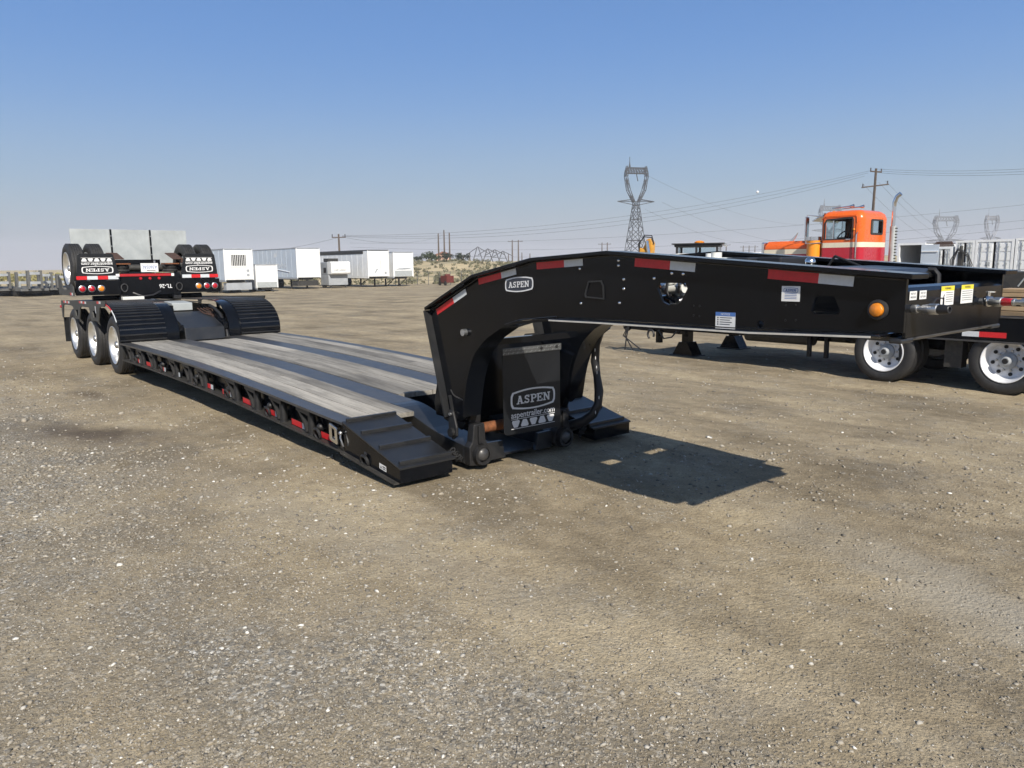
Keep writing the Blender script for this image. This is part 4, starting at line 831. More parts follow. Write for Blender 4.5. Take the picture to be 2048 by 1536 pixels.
# ------------------------------------------------------------------ rising scrub land behind the yard
def hz(px, d):
    """ground height of the open land beyond the yard; px only names the bearing"""
    k = sstep(500, 800, px); top = 0.75+1.45*k
    bumps = 0.25*np.sin(px*0.021+d*0.05)+0.18*np.sin(px*0.047-d*0.11)
    return -0.78+(top+0.78+bumps*k)*sstep(92, 165, d)+sstep(165, 600, d)*0.4
pxs = np.arange(-500, 2701, 16); dss = np.array(list(np.arange(90, 182, 3.0))+[190, 205, 230, 270, 330, 420, 560, 800, 1200])
V = []; 
for px in pxs:
    r2 = ray(px, 530); r2 = r2/(r2@FH)
    for d in dss: V.append((CAM[0]+r2[0]*d, CAM[1]+r2[1]*d, float(hz(px, d))-(0.0 if d < 900 else (d-900)*0.002)))
nd = len(dss); F = [(i*nd+j, i*nd+j+1, (i+1)*nd+j+1, (i+1)*nd+j) for i in range(len(pxs)-1) for j in range(nd-1)]
m = bpy.data.materials.new('dry_scrub'); n, l, b = nodes_of(m); MATS['dry_scrub'] = m
t = n.new('ShaderNodeTexCoord'); nz = n.new('ShaderNodeTexNoise'); nz.inputs['Scale'].default_value = 0.11; nz.inputs['Detail'].default_value = 9; nz.inputs['Roughness'].default_value = 0.7; l.new(t.outputs['Object'], nz.inputs['Vector'])
r = n.new('ShaderNodeValToRGB'); l.new(nz.outputs['Fac'], r.inputs[0]); el = r.color_ramp.elements; el[0].position = 0.34; el[0].color = (0.25, 0.225, 0.135, 1); el[1].position = 0.66; el[1].color = (0.58, 0.47, 0.28, 1); e_ = el.new(0.5); e_.color = (0.46, 0.37, 0.215, 1)
l.new(r.outputs[0], b.inputs['Base Color']); b.inputs['Roughness'].default_value = 0.95
me = bpy.data.meshes.new('hill'); me.from_pydata(V, [], F); me.materials.append(m); me.polygons.foreach_set('use_smooth', [True]*len(me.polygons))
o = bpy.data.objects.new('hill', me); col.objects.link(o); tag(o, None, None, kind='structure')
def hill_at(px, d):
    r2 = ray(px, 530); r2 = r2/(r2@FH); return np.array((CAM[0]+r2[0]*d, CAM[1]+r2[1]*d, float(hz(px, d))))
def leaves(cs, rad, n_each, size, flat_=0.8):
    """many small leaf faces spread through blobs"""
    v = []; f = []; k = 0
    for c, R_ in zip(cs, rad):
        p = rng.standard_normal((n_each, 3)); p /= np.linalg.norm(p, axis=1)[:, None]; p *= (rng.random((n_each, 1))**0.45)*R_; p[:, 2] *= flat_
        for q in p:
            a = rng.standard_normal(3); a /= np.linalg.norm(a); b_ = np.cross(a, rng.standard_normal(3)); b_ /= np.linalg.norm(b_); s_ = size*(0.6+0.8*rng.random()); c0 = np.array(c)+q
            v += [tuple(c0-a*s_), tuple(c0+b_*s_*.6), tuple(c0+a*s_), tuple(c0-b_*s_*.6)]; f.append((k, k+1, k+2, k+3)); k += 4
    return MB().add(v, f)
cs = []; rd = []
for i in range(900):
    px = rng.uniform(560, 1250) if i < 800 else rng.uniform(-60, 560); d = rng.uniform(97, 172); h_ = hill_at(px, d); R_ = rng.uniform(0.25, 0.62); cs.append(h_+np.array((0, 0, R_*.45))); rd.append(R_)
tag(leaves(cs, rd, 26, 0.15, 0.7).build('sagebrush', 'shrub', loc=(0, 0, 0)), 'grey-green sagebrush dotted over the dry hillside', 'sagebrush', kind='stuff')
cs = []; rd = []
for i in range(420):
    px = rng.uniform(-120, 330); h_ = hill_at(px, rng.uniform(118, 150)); R_ = rng.uniform(0.3, 0.55); cs.append(h_+np.array((0, 0, R_*.3))); rd.append(R_)
tag(leaves(cs, rd, 24, 0.25, 0.8).build('field_crop', 'crop', loc=(0, 0, 0)), 'low yellow-green crop growing along the far left edge of the yard', 'crop', kind='stuff')
def tree(name, px, d, h_, w_, label, m_='foliage'):
    p = hill_at(px, d); t = thing(name, label, 'tree', p, group=None)
    MB().tube([(0, 0, -.2), (.05, .05, h_*.3), (-.03, .04, h_*.6)], [w_*.05, w_*.04, w_*.02], 7).build('trunk', 'bark', t, smooth=True)
    cc = [(rng.uniform(-.33, .33)*w_, rng.uniform(-.33, .33)*w_, h_*rng.uniform(.38, .8)) for _ in range(11)]
    leaves(cc, [w_*rng.uniform(.16, .28) for _ in cc], 60, w_*0.055).build('crown', m_, t)
tree('roadside_tree', 858, 168, 2.0, 3.4, 'round dark green tree left of the three tall poles')
tree('roadside_tree', 872, 172, 1.6, 2.2, 'small green tree just left of the three tall poles')
tree('roadside_tree', 893, 160, 2.3, 2.6, 'dark bushy tree in front of the pink house', 'foliage_dark')
tree('roadside_tree', 838, 165, 1.0, 2.2, 'low dark bush at the left end of the hilltop trees', 'foliage_dark')
tree('roadside_tree', 926, 158, 1.5, 2.8, 'sprawling dark tree right of the three tall poles', 'foliage_dark')
p = hill_at(888, 190); t = thing('house', 'small pink house behind the three tall poles on the hill', 'house', p, YAW-PI/2)
MB().box(-1.7, 1.7, -2, 2, -.5, 1.8).build('wall', 'house_pink', t); MB().prism([(-2.0, 1.8), (0, 2.5), (2.0, 1.8)], -2.2, 2.2).build('roof', 'roof_tile', t)
for x in (-.9, .8): MB().box(x-.35, x+.35, -2.03, -2.005, .6, 1.4).build('window', 'interior_dark', t)

# ------------------------------------------------------------------ poles, pylons and lines
def poles(name, label, px, ytop, d, arms, r_=0.16, base=None, lean=0.0, n_=1, gap=0):
    tp = at(px, ytop, d); bs = hill_at(px, d) if d > 92 else np.array((tp[0], tp[1], -0.7)); t = thing(name, label, 'utility pole', (bs[0], bs[1], bs[2])); H_ = tp[2]-bs[2]
    right = np.array([math.sin(YAW), -math.cos(YAW), 0])
    for i in range(n_):
        o_ = right*gap*(i-(n_-1)/2)
        MB().tube([tuple(o_+np.array((0, 0, -.5))), tuple(o_+right*lean*H_+np.array((0, 0, H_)))], [r_*1.3, r_*.8], 8).build('pole', 'pole_wood', t, smooth=True)
    for (dz_, half, tilt) in arms:
        c = np.array((0, 0, H_-dz_))+right*lean*H_; e1 = c-right*half-np.array((0, 0, tilt)); e2 = c+right*half+np.array((0, 0, tilt))
        a = MB().tube([tuple(e1), tuple(e2)], r_*.5, 6).build('cross_arm', 'pole_wood', t)
        for q in (-1, 1):
            e = c+right*half*.92*q+np.array((0, 0, tilt*q)); MB().tube([tuple(e+np.array((0, 0, .05))), tuple(e+np.array((0, 0, .38)))], .07, 6).build('insulator', 'lattice_steel', a)
    return t, bs, H_
poles('utility_pole', 'wooden utility pole with cross arm standing behind the white box trailers', 680, 468, 95, [(0.4, 0.85, 0)], .13)
t, bs, H_ = poles('utility_pole', 'tall wooden utility pole with two cross arms behind the orange truck', 1749, 337, 88, [(0.35, 0.65, -.06), (1.9, 1.5, .16)], .16, lean=.015)
for px, yt, lb in ((878, 467, 'leftmost of three tall bare poles on the hill'), (889.5, 460, 'tallest and middle one of three bare poles on the hill'), (900, 465, 'rightmost of three tall bare poles on the hill')):
    poles('utility_pole', lb, px, yt, 178, [], .16)
poles('h_frame_pole', 'two-legged wooden power pole above the top edge of the gooseneck arch', 1031, 480, 330, [(0.6, 3.2, 0)], .26, n_=2, gap=2.6)
poles('h_frame_pole', 'two-legged wooden power pole above the highest point of the gooseneck', 1209, 485, 380, [(0.8, 3.2, 0)], .26, n_=2, gap=2.6)
poles('h_frame_pole', 'two-legged power pole directly right of the service truck cab', 1446, 487, 400, [(0.8, 3.6, 0)], .26, n_=2, gap=2.8)
poles('h_frame_pole', 'three-legged power pole between service truck and orange bonnet', 1497, 491, 420, [(0.8, 5, 0)], .24, n_=3, gap=3.2)
for px, yt in ((923, 505), (940, 505), (1017, 507), (1044, 505), (1060, 507)):
    poles('fence_pole', {923: 'thin far pole just right of the three tall poles', 940: 'thin far pole beside the leftmost lattice frame', 1017: 'thin far pole left of the two-legged power pole', 1044: 'thin far pole close right of the two-legged power pole', 1060: 'thin far pole farthest right along the hilltop'}[px], px, yt, 240, [], .14)
def frame_legs(px, d, h_, w_, label):
    p = hill_at(px, d); t = thing('irrigation_tower', label, 'irrigation tower', p, YAW-PI/2, group='lattice frames along the hilltop')
    for s in (-1, 1): MB().tube([(s*w_/2, 0, -.2), (s*.1, 0, h_)], .09, 5).build('leg', 'lattice_steel', t)
    MB().tube([(-w_*.3, 0, h_*.4), (w_*.3, 0, h_*.4)], .06, 5).build('brace', 'lattice_steel', t)
    MB().tube([(-w_*.9, .3, h_*.55), (0, .3, h_), (w_*.9, .3, h_*.6)], .08, 5).build('pipe', 'lattice_steel', t)
for px, h_, lb in ((956, 3.3, 'tallest grey lattice frame on the hilltop'), (976, 2.9, 'second grey lattice frame from the left on the hilltop'), (990, 2.8, 'third grey lattice frame from the left on the hilltop'), (1006, 2.6, 'rightmost grey lattice frame on the hilltop, nearest the gooseneck')):
    frame_legs(px, 172, h_, 2.4, lb)
# lattice pylons
def pylon(px, ytop, d, bridge, head, waist_h, label, m_='lattice_steel', br=0.13, ybase=None, spin=0.25):
    """bridge: width of the top beam, head: height of the ring, waist_h: height of the waist over the foot"""
    tp = at(px, ytop, d); H_ = waist_h+head; base = np.array((tp[0], tp[1], tp[2]-H_)); t = thing('lattice_pylon', label, 'pylon', base, YAW-PI/2+spin)
    def bars(name, segs): 
        mb = MB()
        for a, b_ in segs: mb.tube([a, b_], br, 4, False)
        return mb.build(name, m_, t)
    bw = waist_h*0.155; ww = bridge*0.21
    def leg(sx, sy, u): k = bw*(1-u)+ww*u*0.5; return (sx*k, sy*k, waist_h*u)
    S4 = ((-1, -1), (1, -1), (1, 1), (-1, 1))
    for a in S4: bars('leg', [(leg(*a, 0), leg(*a, 1))])
    seg = []; us = [1-(1-i/7)**1.25 for i in range(8)]
    for i in range(7):
        for q in range(4):
            a, b_ = S4[q], S4[(q+1) % 4]; seg += [(leg(*a, us[i]), leg(*b_, us[i+1])), (leg(*b_, us[i]), leg(*a, us[i+1]))]
            if i % 2: seg.append((leg(*a, us[i]), leg(*b_, us[i])))
    bars('leg_bracing', seg)
    # arm at the waist
    az = waist_h+.06*head; ah = bridge*.82; bars('lower_arm', [((-ah, 0, az), (-ww*.5, -ww*.4, waist_h*1.0+.12*head)), ((-ah, 0, az), (-ww*.5, ww*.4, waist_h+.12*head)), ((-ah, 0, az), (0, -ww*.4, waist_h-.05*head)), ((ah, 0, az), (ww*.5, -ww*.4, waist_h+.12*head)), ((ah, 0, az), (ww*.5, ww*.4, waist_h+.12*head)), ((ah, 0, az), (0, ww*.4, waist_h-.05*head)), ((-ah, 0, az), (ah, 0, az))])
    # open ring
    for s in (-1, 1):
        o_ = [(s*ww*.5, waist_h), (s*bridge*.40, waist_h+.36*head), (s*bridge*.5, waist_h+.72*head), (s*bridge*.49, waist_h+.82*head), (s*bridge*.42, waist_h+.99*head)]; i_ = [(s*ww*.2, waist_h), (s*bridge*.28, waist_h+.36*head), (s*bridge*.41, waist_h+.70*head), (s*bridge*.38, waist_h+.82*head), (s*bridge*.36, waist_h+.97*head)]
        w_ = ww*.4; sg = []
        for k in range(4):
            for y in (-w_, w_): sg += [((o_[k][0], y, o_[k][1]), (o_[k+1][0], y, o_[k+1][1])), ((i_[k][0], y, i_[k][1]), (i_[k+1][0], y, i_[k+1][1])), ((o_[k][0], y, o_[k][1]), (i_[k+1][0], y, i_[k+1][1])), ((i_[k][0], y, i_[k][1]), (o_[k+1][0], y, o_[k+1][1]))]
            sg.append(((o_[k+1][0], -w_, o_[k+1][1]), (o_[k+1][0], w_, o_[k+1][1])))
        bars('ring_side', sg)
    z0, z1 = waist_h+.80*head, waist_h+.95*head; sg = []; xs = np.linspace(-.5, .5, 9)*bridge
    for y in (-ww*.4, ww*.4):
        sg += [((xs[0], y, z0), (xs[-1], y, z0)), ((xs[0]*.84, y, z1), (xs[-1]*.84, y, z1))]
        for k in range(8): sg.append(((xs[k], y, z0), (xs[k+1]*.84, y, z1))); sg.append(((xs[k]*.84, y, z1), (xs[k+1], y, z0)))
    bars('top_bridge', sg); bars('peak', [((-bridge*.36, -ww*.3, z1), (-bridge*.30, 0, z1+.16*head)), ((-bridge*.24, ww*.3, z1), (-bridge*.30, 0, z1+.16*head)), ((-bridge*.30, 0, z1), (-bridge*.30, 0, z1+.28*head))])
    ins = MB()
    ins.tube([(0, 0, z0), (bridge*.07, 0, z0-.2*head)], br*1.5, 5); ins.build('insulator_string', m_, t)
    return t
pylon(1273, 332, 290, 9.0, 13.6, 27.0, 'large grey lattice pylon rising above the middle of the gooseneck', br=.125)
pylon(1661, 410, 520, 14.5, 17.5, 16, 'faint lattice pylon top just above the orange cab roof', 'haze_lattice', .16, spin=.05)
pylon(1893, 431, 430, 14.0, 14.5, 12, 'wider of the two far pylons above the white containers', 'haze_lattice', .14, spin=.1)
pylon(1985, 430, 560, 12.0, 17.5, 15, 'narrower far pylon at the right edge above the white containers', 'haze_lattice', .16, spin=.3)
def wire(a, b_, sag, label, r_=0.016, n=26):
    r_ = r_*.75
    a, b_ = np.array(a), np.array(b_); pts = []
    for i in range(n+1):
        u = i/n; q = a*(1-u)+b_*u; q = q-np.array((0, 0, sag*4*u*(1-u))); pts.append(tuple(q))
    return tag(MB().tube(pts, r_, 4, False).build('power_line', 'wire', smooth=True), label, 'power line', 'power lines over the yard')
for k, (ya, yb) in enumerate(((471, 341), (472.5, 346), (473, 352))):
    wire(at(684, ya, 95), at(1742-6*k, yb, 88), 1.8+.3*k, ('topmost', 'middle', 'lowest')[k]+' of the three lines running left from the tall double-armed pole')
for k, (ya, yb) in enumerate(((338, 318), (342, 324), (346, 330))):
    wire(at(1752+5*k, ya, 88), at(2300, yb, 60), 0.5, ('topmost', 'middle', 'lowest')[k]+' of the three lines running right from the tall double-armed pole')
for k, (y0, y1) in enumerate(((486, 388), (494, 420), (503, 434))):
    wire(at(700, y0, 170), at(2250, y1, 110), 2.0+.5*k, ('upper', 'middle', 'lower')[k]+' long sagging line crossing the sky behind the poles', .02)
for k, (xa, xb, yb) in enumerate(((1724, 1950, 450), (1757, 1990, 458), (1771, 2000, 447))):
    wire(at(xa, 366-2*k, 88), at(xb, yb, 260), 6, ('left', 'middle', 'right')[k]+' line falling away behind the pole towards the far pylons', .02)
for k, (xa, ya, xb, yb) in enumerate(((1297, 352, 1690, 440), (1325, 405, 1700, 474), (1290, 418, 1600, 470))):
    wire(at(xa, ya, 290), at(xb, yb, 520), 9, ('upper', 'middle', 'lower')[k]+' line sagging right from the large pylon', .05)
wire(at(300, 497, 110), at(680, 474, 95), 1.4, 'line running left from the pole behind the box trailers', .018)
wire(at(684, 474, 95), at(885, 470, 178), 1.2, 'line joining the box-trailer pole and the three bare poles', .02)
bl = MB().ball(tuple(at(1515, 384, 90)), .16, 10).build('marker_ball', 'glass_insulator', smooth=True); tag(bl, 'small pale marker ball hanging on the lines left of the tall pole', 'marker ball')

# ------------------------------------------------------------------ parked box trailers and campers far left of centre
def solveX(xl, xr, y, W_):
    a, b_ = -160.0, -15.0
    for _ in range(60):
        c = (a+b_)/2
        if onX(xr, y, c)[1]-onX(xl, y, c)[1] > W_: a = c
        else: b_ = c
    return (a+b_)/2
def van(name, label, xl, xr, yt, yb, side_px, W_=2.6, body='white_panel', face='white_paint', cat='box trailer', gear=True, wheels_=True, roof='grey_panel'):
    X = solveX(xl, xr, (yt+yb)/2, W_); P0 = onX(xl, yt, X); P1 = onX(xl, yb, X); y0 = P0[1]; Ls = X-onY(side_px, (yt+yb)/2, y0)[0]; Ls = float(np.clip(Ls, 3, 16.0))
    z1, z0 = P0[2], P1[2]; g_ = float(gz(X, y0)); t = thing(name, label, cat, (X-Ls/2, y0+W_/2, g_)); h1, h0 = z1-g_, z0-g_; hx = Ls/2; hy = W_/2
    MB().box(-hx, hx-.06, -hy, hy, h0, h1).build('box_body', body, t, bev=0.03)
    fc = MB().box(hx-.055, hx, -hy+.06, hy-.06, h0+.05, h1-.05).build('front_wall', face, t)
    for s in (-1, 1): MB().box(hx-.05, hx+.02, s*hy-.05, s*hy+.05, h0, h1).build('corner_post', 'white_paint', t)
    MB().box(-hx-.02, hx+.02, -hy-.03, -hy+.05, h1+.003, h1+.08).build('roof_rail', roof, t)
    MB().box(hx-.04, hx+.025, -hy-.03, hy+.03, h1+.003, h1+.08).build('roof_rail', roof, t)
    MB().box(-hx-.02, hx+.02, -hy-.03, -hy+.05, h0-.14, h0-.003).build('bottom_rail', 'white_paint' if roof != 'grey_panel' else 'grey_panel', t)
    MB().box(-hx, hx-.3, -hy*.45, hy*.45, h0-.22, h0-.004).build('chassis', 'dusty_black', t)
    # panel seams down the side
    k = max(3, int(Ls/1.2))
    for i in range(1, k): x = -hx+Ls*i/k; MB().box(x-.02, x+.02, -hy-.02, -hy-.003, h0+.05, h1-.05).build('side_post', body, t)
    if gear:
        for s in (-1, 1):
            lg = MB().box(hx-2.6, hx-2.45, s*.9-.07, s*.9+.07, .08, h0-.2).build('landing_leg', 'dusty_black', t); MB().box(hx-2.68, hx-2.37, s*.9-.15, s*.9+.15, .0, .075).build('landing_foot', 'dusty_black', lg)
        MB().tube([(hx-2.5, -.9, .25), (hx-1.3, -.5, h0-.15)], .04, 5).build('leg_brace', 'dusty_black', t)
    if wheels_:
        for x in ((-hx+1.6, -hx+2.9) if Ls > 6 else (-.3,)):
            for s in (-1, 1): 
                wt = MB().lathe([(.28, .02), (.30, .0), (.48, .0), (.5, .03), (.5, .52), (.28, .52)], (x, s*hy, .5), (0, -s, 0), 20).build('tyre', 'rubber', t, smooth=True); MB().lathe([(.28, .02), (.26, .10), (.08, .14), (0, .14)], (x, s*hy, .5), (0, -s, 0), 16).build('rim', 'wheel_white', wt, smooth=True)
    return t, (hx, hy, h0, h1, Ls)
t, D = van('box_trailer', 'white box trailer with barred vent in its front wall, beside the black mud flaps', 447, 503, 499, 561, 400, body='faded_blue')
hx, hy, h0, h1, L_ = D
MB().prism([(-.78, h1-1.58), (.78, h1-1.58), (.78, h1-.38), (-.78, h1-.38)], hx+.001, hx+.05, 'x', holes=[[(-.68, h1-1.48), (.68, h1-1.48), (.68, h1-.48), (-.68, h1-.48)]]).build('vent_frame', 'white_paint', t)
vb = MB().box(hx+.001, hx+.006, -.68, .68, h1-1.48, h1-.48).build('vent_opening', 'interior_dark', t)
for i in range(8): MB().box(hx+.007, hx+.04, -.60+i*.165, -.555+i*.165, h1-1.48, h1-.48).build('vent_bar', 'white_paint', vb)
for z in (.35, .75): MB().box(hx+.001, hx+.02, .70, .95, h0+z, h0+z+.22).build('connector_panel', 'grey_panel', t)
MB().box(hx-.9, hx-.2, -hy+.1, hy-.1, h0-.9, h0-.25).build('tool_box', 'grey_panel', t)
t, D = van('cargo_trailer', 'small white cargo trailer standing in front of the faded blue box trailer', 511, 553, 530, 576, 505, W_=2.1, gear=False)
hx, hy, h0, h1, L_ = D
MB().box(hx+.001, hx+.02, -hy+.05, hy-.05, h0+.03, h0+.55).build('stone_guard', 'galvanised', t)
MB().tube([(hx, -.6, h0-.1), (hx+1.3, 0, h0-.15)], .05, 6).build('tow_bar', 'dusty_black', t); MB().tube([(hx, .6, h0-.1), (hx+1.3, 0, h0-.15)], .05, 6).build('tow_bar', 'dusty_black', t)
t, D = van('box_trailer', 'long box trailer with faded blue side and pale lettering', 592, 638, 497, 556, 500, body='faded_blue')
hx, hy, h0, h1, L_ = D
lettering('faded_lettering', 'Homes', frame((hx-L_*.42, -hy-.022, h0+(h1-h0)*.45), (1, 0, 0), (0, 0, 1)), 1.0, 'pale_print', t, width=L_*.42, off=.002)
MB().tube([(hx-L_*.65, -hy-.025, h0+.75), (hx-L_*.45, -hy-.025, h0+.95), (hx-L_*.15, -hy-.025, h0+.62)], .05, 4).build('painted_swoosh', 'pale_print', t)
for i in range(4): MB().box(hx-L_*.42-.08+.2*i-.3, hx-L_*.42+.08+.2*i-.3, -hy-.024, -hy-.0225, h1-.9+.1*(i % 2), h1-.45+.12*(i % 2)).build('painted_leaf', 'pale_print', t)
MB().box(hx+.001, hx+.02, -hy+.15, hy-.15, h0+.9, h0+(h1-h0)-.12).build('front_sheet', 'white_panel', t)
MB().box(hx-1.6, hx-.3, -hy+.1, hy-.1, .35, h0-.3).build('under_body_box', 'dusty_black', t)
# fifth-wheel camper
X = solveX(664, 703, 545, 2.35); P = onX(664, 572, X); y0 = P[1]; g_ = float(gz(X, y0)); zr = onX(680, 523, X)[2]-g_; zm = onX(680, 549, X)[2]-g_; zb = max(.3, onX(680, 572, X)[2]-g_)
CL = float(np.clip(X-onY(641, 550, y0)[0], 2.0, 8.0)); t = thing('camper_trailer', 'grey and white camper with white overhanging nose, between the long box trailers', 'camper', (X-CL/2, y0+1.17, g_)); c2 = CL/2
MB().box(-c2, c2-.7, -1.17, 1.17, zb, zm).build('lower_body', 'grey_panel', t, bev=.05); MB().box(-c2, c2-.9, -1.17, 1.17, zm+.004, zr-.05).build('upper_body', 'grey_panel', t, bev=.05)
MB().prism([(c2-.896, zm+.02), (c2-.15, zm+.02), (c2, zm+.2), (c2, zr-.12), (c2-.2, zr), (c2-.896, zr)], -1.15, 1.15).build('overhang', 'white_paint', t, bev=.05)
MB().box(-.5, .1, -1.185, -1.173, zm+.2, zm+.75).build('window', 'interior_dark', t); MB().box(-c2+.1, 0, -.8, .4, zr-.045, zr+.35).build('roof_unit', 'dusty_black', t, bev=.05)
lettering('camper_lettering', 'LIVE AWAY', frame((c2, -.1, zm+.45), (0, 1, 0), (0, 0, 1)), .30, 'ink', t, width=1.4, off=.01)
for s in (-1, 1): MB().box(c2-.9, c2-.75, s*.9-.07, s*.9+.07, 0, zb).build('landing_leg', 'dusty_black', t)
for x in (-c2+.6,): MB().lathe([(.0, .02), (.36, .0), (.38, .03), (.38, .25), (0, .25)], (x, -1.17, .38), (0, 1, 0), 18).build('tyre', 'rubber', t, smooth=True)
t, D = van('box_trailer', 'white box trailer with a dark roof stripe, right of the camper', 735, 776, 501, 554, 637, roof='dusty_black')
hx, hy, h0, h1, L_ = D
MB().box(-hx, hx-1, -hy-.032, -hy-.0305, h1-.35, h1-.02).build('roof_stripe', 'dusty_black', t)
MB().prism([(-.55, h0+.45), (-.40, h0+.42), (-.05, h0+.85), (-.2, h0+.92)], hx+.001, hx+.006, 'x').build('placard', 'grey_panel', t)
MB().box(hx+.001, hx+.01, .25, .29, h0+.2, h1-.2).build('panel_seam', 'grey_panel', t); MB().box(hx+.001, hx+.02, .75, 1.0, h0+.3, h0+.55).build('connector_panel', 'grey_panel', t)
t, D = van('box_trailer', 'shortest-looking white box trailer at the right end of the row, dark scrape on its front', 786, 825, 505, 554, 776, wheels_=False)
hx, hy, h0, h1, L_ = D
MB().prism([(-1.05, h0+.82), (-.5, h0+.98), (.4, h0+1.02), (1.05, h0+.95), (.9, h0+.86), (0, h0+.80)], hx+.001, hx+.006, 'x').build('dark_scrape', 'grey_panel', t)
MB().box(hx+.001, hx+.004, -1.15, 1.15, h0+.06, h0+.7).build('lower_sheet', 'galvanised', t)
for s in (-1, 1): MB().tube([(hx-2.2, s*.8, .1), (hx-.6, s*.8, h0-.1)], .05, 5).build('leg_brace', 'dusty_black', t)
# dolly frames on the ground and red cart
p = at(893, 566, 90); t = thing('farm_cart', 'small rusty red cart standing at the foot of the dry hill', 'cart', (p[0], p[1], -.74))
MB().box(-.5, .8, -.5, .5, .35, 1.15).build('cart_box', 'red_iron', t, bev=.03); MB().box(-1.0, -.55, -.4, .4, .25, .95).build('engine_cover', 'dusty_black', t); MB().cyl((.2, -.3, 1.16), (.2, .3, 1.16), .2, 10).build('cart_reel', 'red_iron', t)
for x in (-.6, .5): MB().cyl((x, -.55, .28), (x, -.505, .28), .28, 14).build('wheel', 'rubber', t)
t = thing('wire_fence', 'thin wire fence with steel posts along the foot of the dry hill', 'fence', tuple(hill_at(900, 93)))
B0 = hill_at(900, 93)
for px in range(790, 1300, 22):
    q = hill_at(px, 93)-B0; MB().tube([tuple(q), tuple(q+np.array((0, 0, 1.7)))], .035, 5).build('post', 'lattice_steel', t)
for z in (.6, 1.15, 1.68): MB().tube([tuple(hill_at(px, 93)-B0+np.array((0, 0, z))) for px in range(790, 1300, 22)], .014, 4, False).build('wire_strand', 'wire', t)

# machines parked in a row at the far left: low running gear with an upright neck each
for i, (px, d, h_, lb) in enumerate(((6, 74, 2.35, 'leftmost parked low trailer with raised neck, at the photo edge'), (47, 76, 2.35, 'parked low trailer with raised grey neck, second from the left edge'), (70, 74, 2.5, 'parked low trailer with the tallest raised neck'), (91, 76, 2.3, 'parked low trailer with a square-topped raised neck'), (106, 79, 2.1, 'parked low trailer with a short raised neck, fifth from the left edge'), (127, 77, 2.1, 'parked low trailer nearest to the black lowboy bogie'))):
    p = at(px, 575, d); t = thing('low_trailer', lb, 'trailer', (p[0], p[1], float(gz(p[0], p[1]))), 0.15, group='low trailers parked in a row at the far left')
    MB().prism([(-5.0, .75), (-1.2, .95), (0, .75), (0, .55), (-5.0, .5)], -1.2, 1.2).build('deck', 'machine_grey', t); MB().box(-4.8, -.4, -.5, .5, .3, .54).build('chassis', 'dusty_black', t)
    for s in (-1, 1): MB().prism([(-.2, .76), (.25, .76), (.35, h_), (-.05, h_)], s*.55-.1, s*.55+.1).build('neck_beam', 'machine_grey', t)
    for z in (1.2, h_-.4): MB().box(0, .28, -.45, .45, z, z+.25).build('neck_cross_plate', 'grey_panel', t)
    for x in (-4.5, -3.4, -2.3):
        for s in (-1, 1): MB().cyl((x, s*1.2, .42), (x, s*.75, .42), .42, 14).build('tyre', 'rubber', t)
    for k in range(3): MB().tube([(-.4+.2*k, -1.21, .95), (-.3+.2*k, -1.21, 1.3)], .05, 5).build('stake', 'galvanised', t)

# ------------------------------------------------------------------ black equipment trailer with white wheels and lumber, right background
EG = -.20; EY = 9.02
t = thing('equipment_trailer', 'black equipment trailer with white wheels parked behind the gooseneck', 'trailer', (-.5, EY+1.25, EG)); 
def EQ(name, mb, m_, parent=None, **k): return mb.build(name, m_, parent or t, **k)
ex = lambda X: X+.5                                             # local x
for s, yo in ((0, -1.25), (1, 1.25)):
    k = 1 if s == 0 else -1
    EQ('side_rail', MB().box(ex(-4.6), ex(6.5), yo, yo+k*.03, .74, 1.06), 'black_paint')
    EQ('rail_lip', MB().box(ex(-4.6), ex(6.5), yo-k*.03, yo+k*.06, .715, .738), 'worn_steel'); EQ('rail_lip', MB().box(ex(-4.6), ex(6.5), yo-k*.012, yo+k*.06, 1.062, 1.08), 'worn_steel')
    for X in (-.50, 1.16, 2.8):
        o_ = wheel(t, ex(X), yo+k*.0, .465, side=-1 if s == 0 else 1, rim='wheel_white', holes=True, detail=False); wheel(t, ex(X), yo+k*.32, .465, side=-1 if s == 0 else 1, rim='wheel_white', detail=False)
for X in np.arange(-4.5, 6.4, .9): EQ('deck_joist', MB().box(ex(X), ex(X)+.08, -1.21, 1.21, .76, .90), 'dusty_black')
EQ('deck_floor', MB().box(ex(-4.6), ex(6.5), -1.21, 1.21, .98, 1.055), 'dusty_black')
EQ('frame_rail', MB().box(ex(-4.9), ex(6.3), -.5, -.38, .48, .74), 'black_paint'); EQ('frame_rail', MB().box(ex(-4.9), ex(6.3), .38, .5, .48, .74), 'black_paint')
EQ('drawbar', MB().prism([(ex(-4.6), .46), (ex(-4.6), .72), (ex(-6.0), .60), (ex(-6.1), .50)], -.95, -.80), 'black_paint'); EQ('drawbar', MB().prism([(ex(-4.6), .46), (ex(-4.6), .72), (ex(-6.0), .60), (ex(-6.1), .50)], -.70, -.55), 'black_paint')
EQ('tow_eye', MB().tube([(ex(-6.15)+.09*math.cos(q), -.75, .54+.09*math.sin(q)) for q in np.linspace(0, 2*PI, 13)], .03, 7, False), 'cast_iron', smooth=True)
EQ('air_fittings', MB().ball((ex(-6.05), -.95, .62), .07, 8).cyl((ex(-6.0), -.95, .6), (ex(-5.7), -.98, .62), .035, 8), 'red_iron')
for k in range(3): EQ('air_line', MB().tube([(ex(-5.9), -.98, .6), (ex(-5.95-.05*k), -1.0, .35), (ex(-6.0+.22*k), -1.0, .05+.02*k)], .014, 6), 'plastic_black', smooth=True)
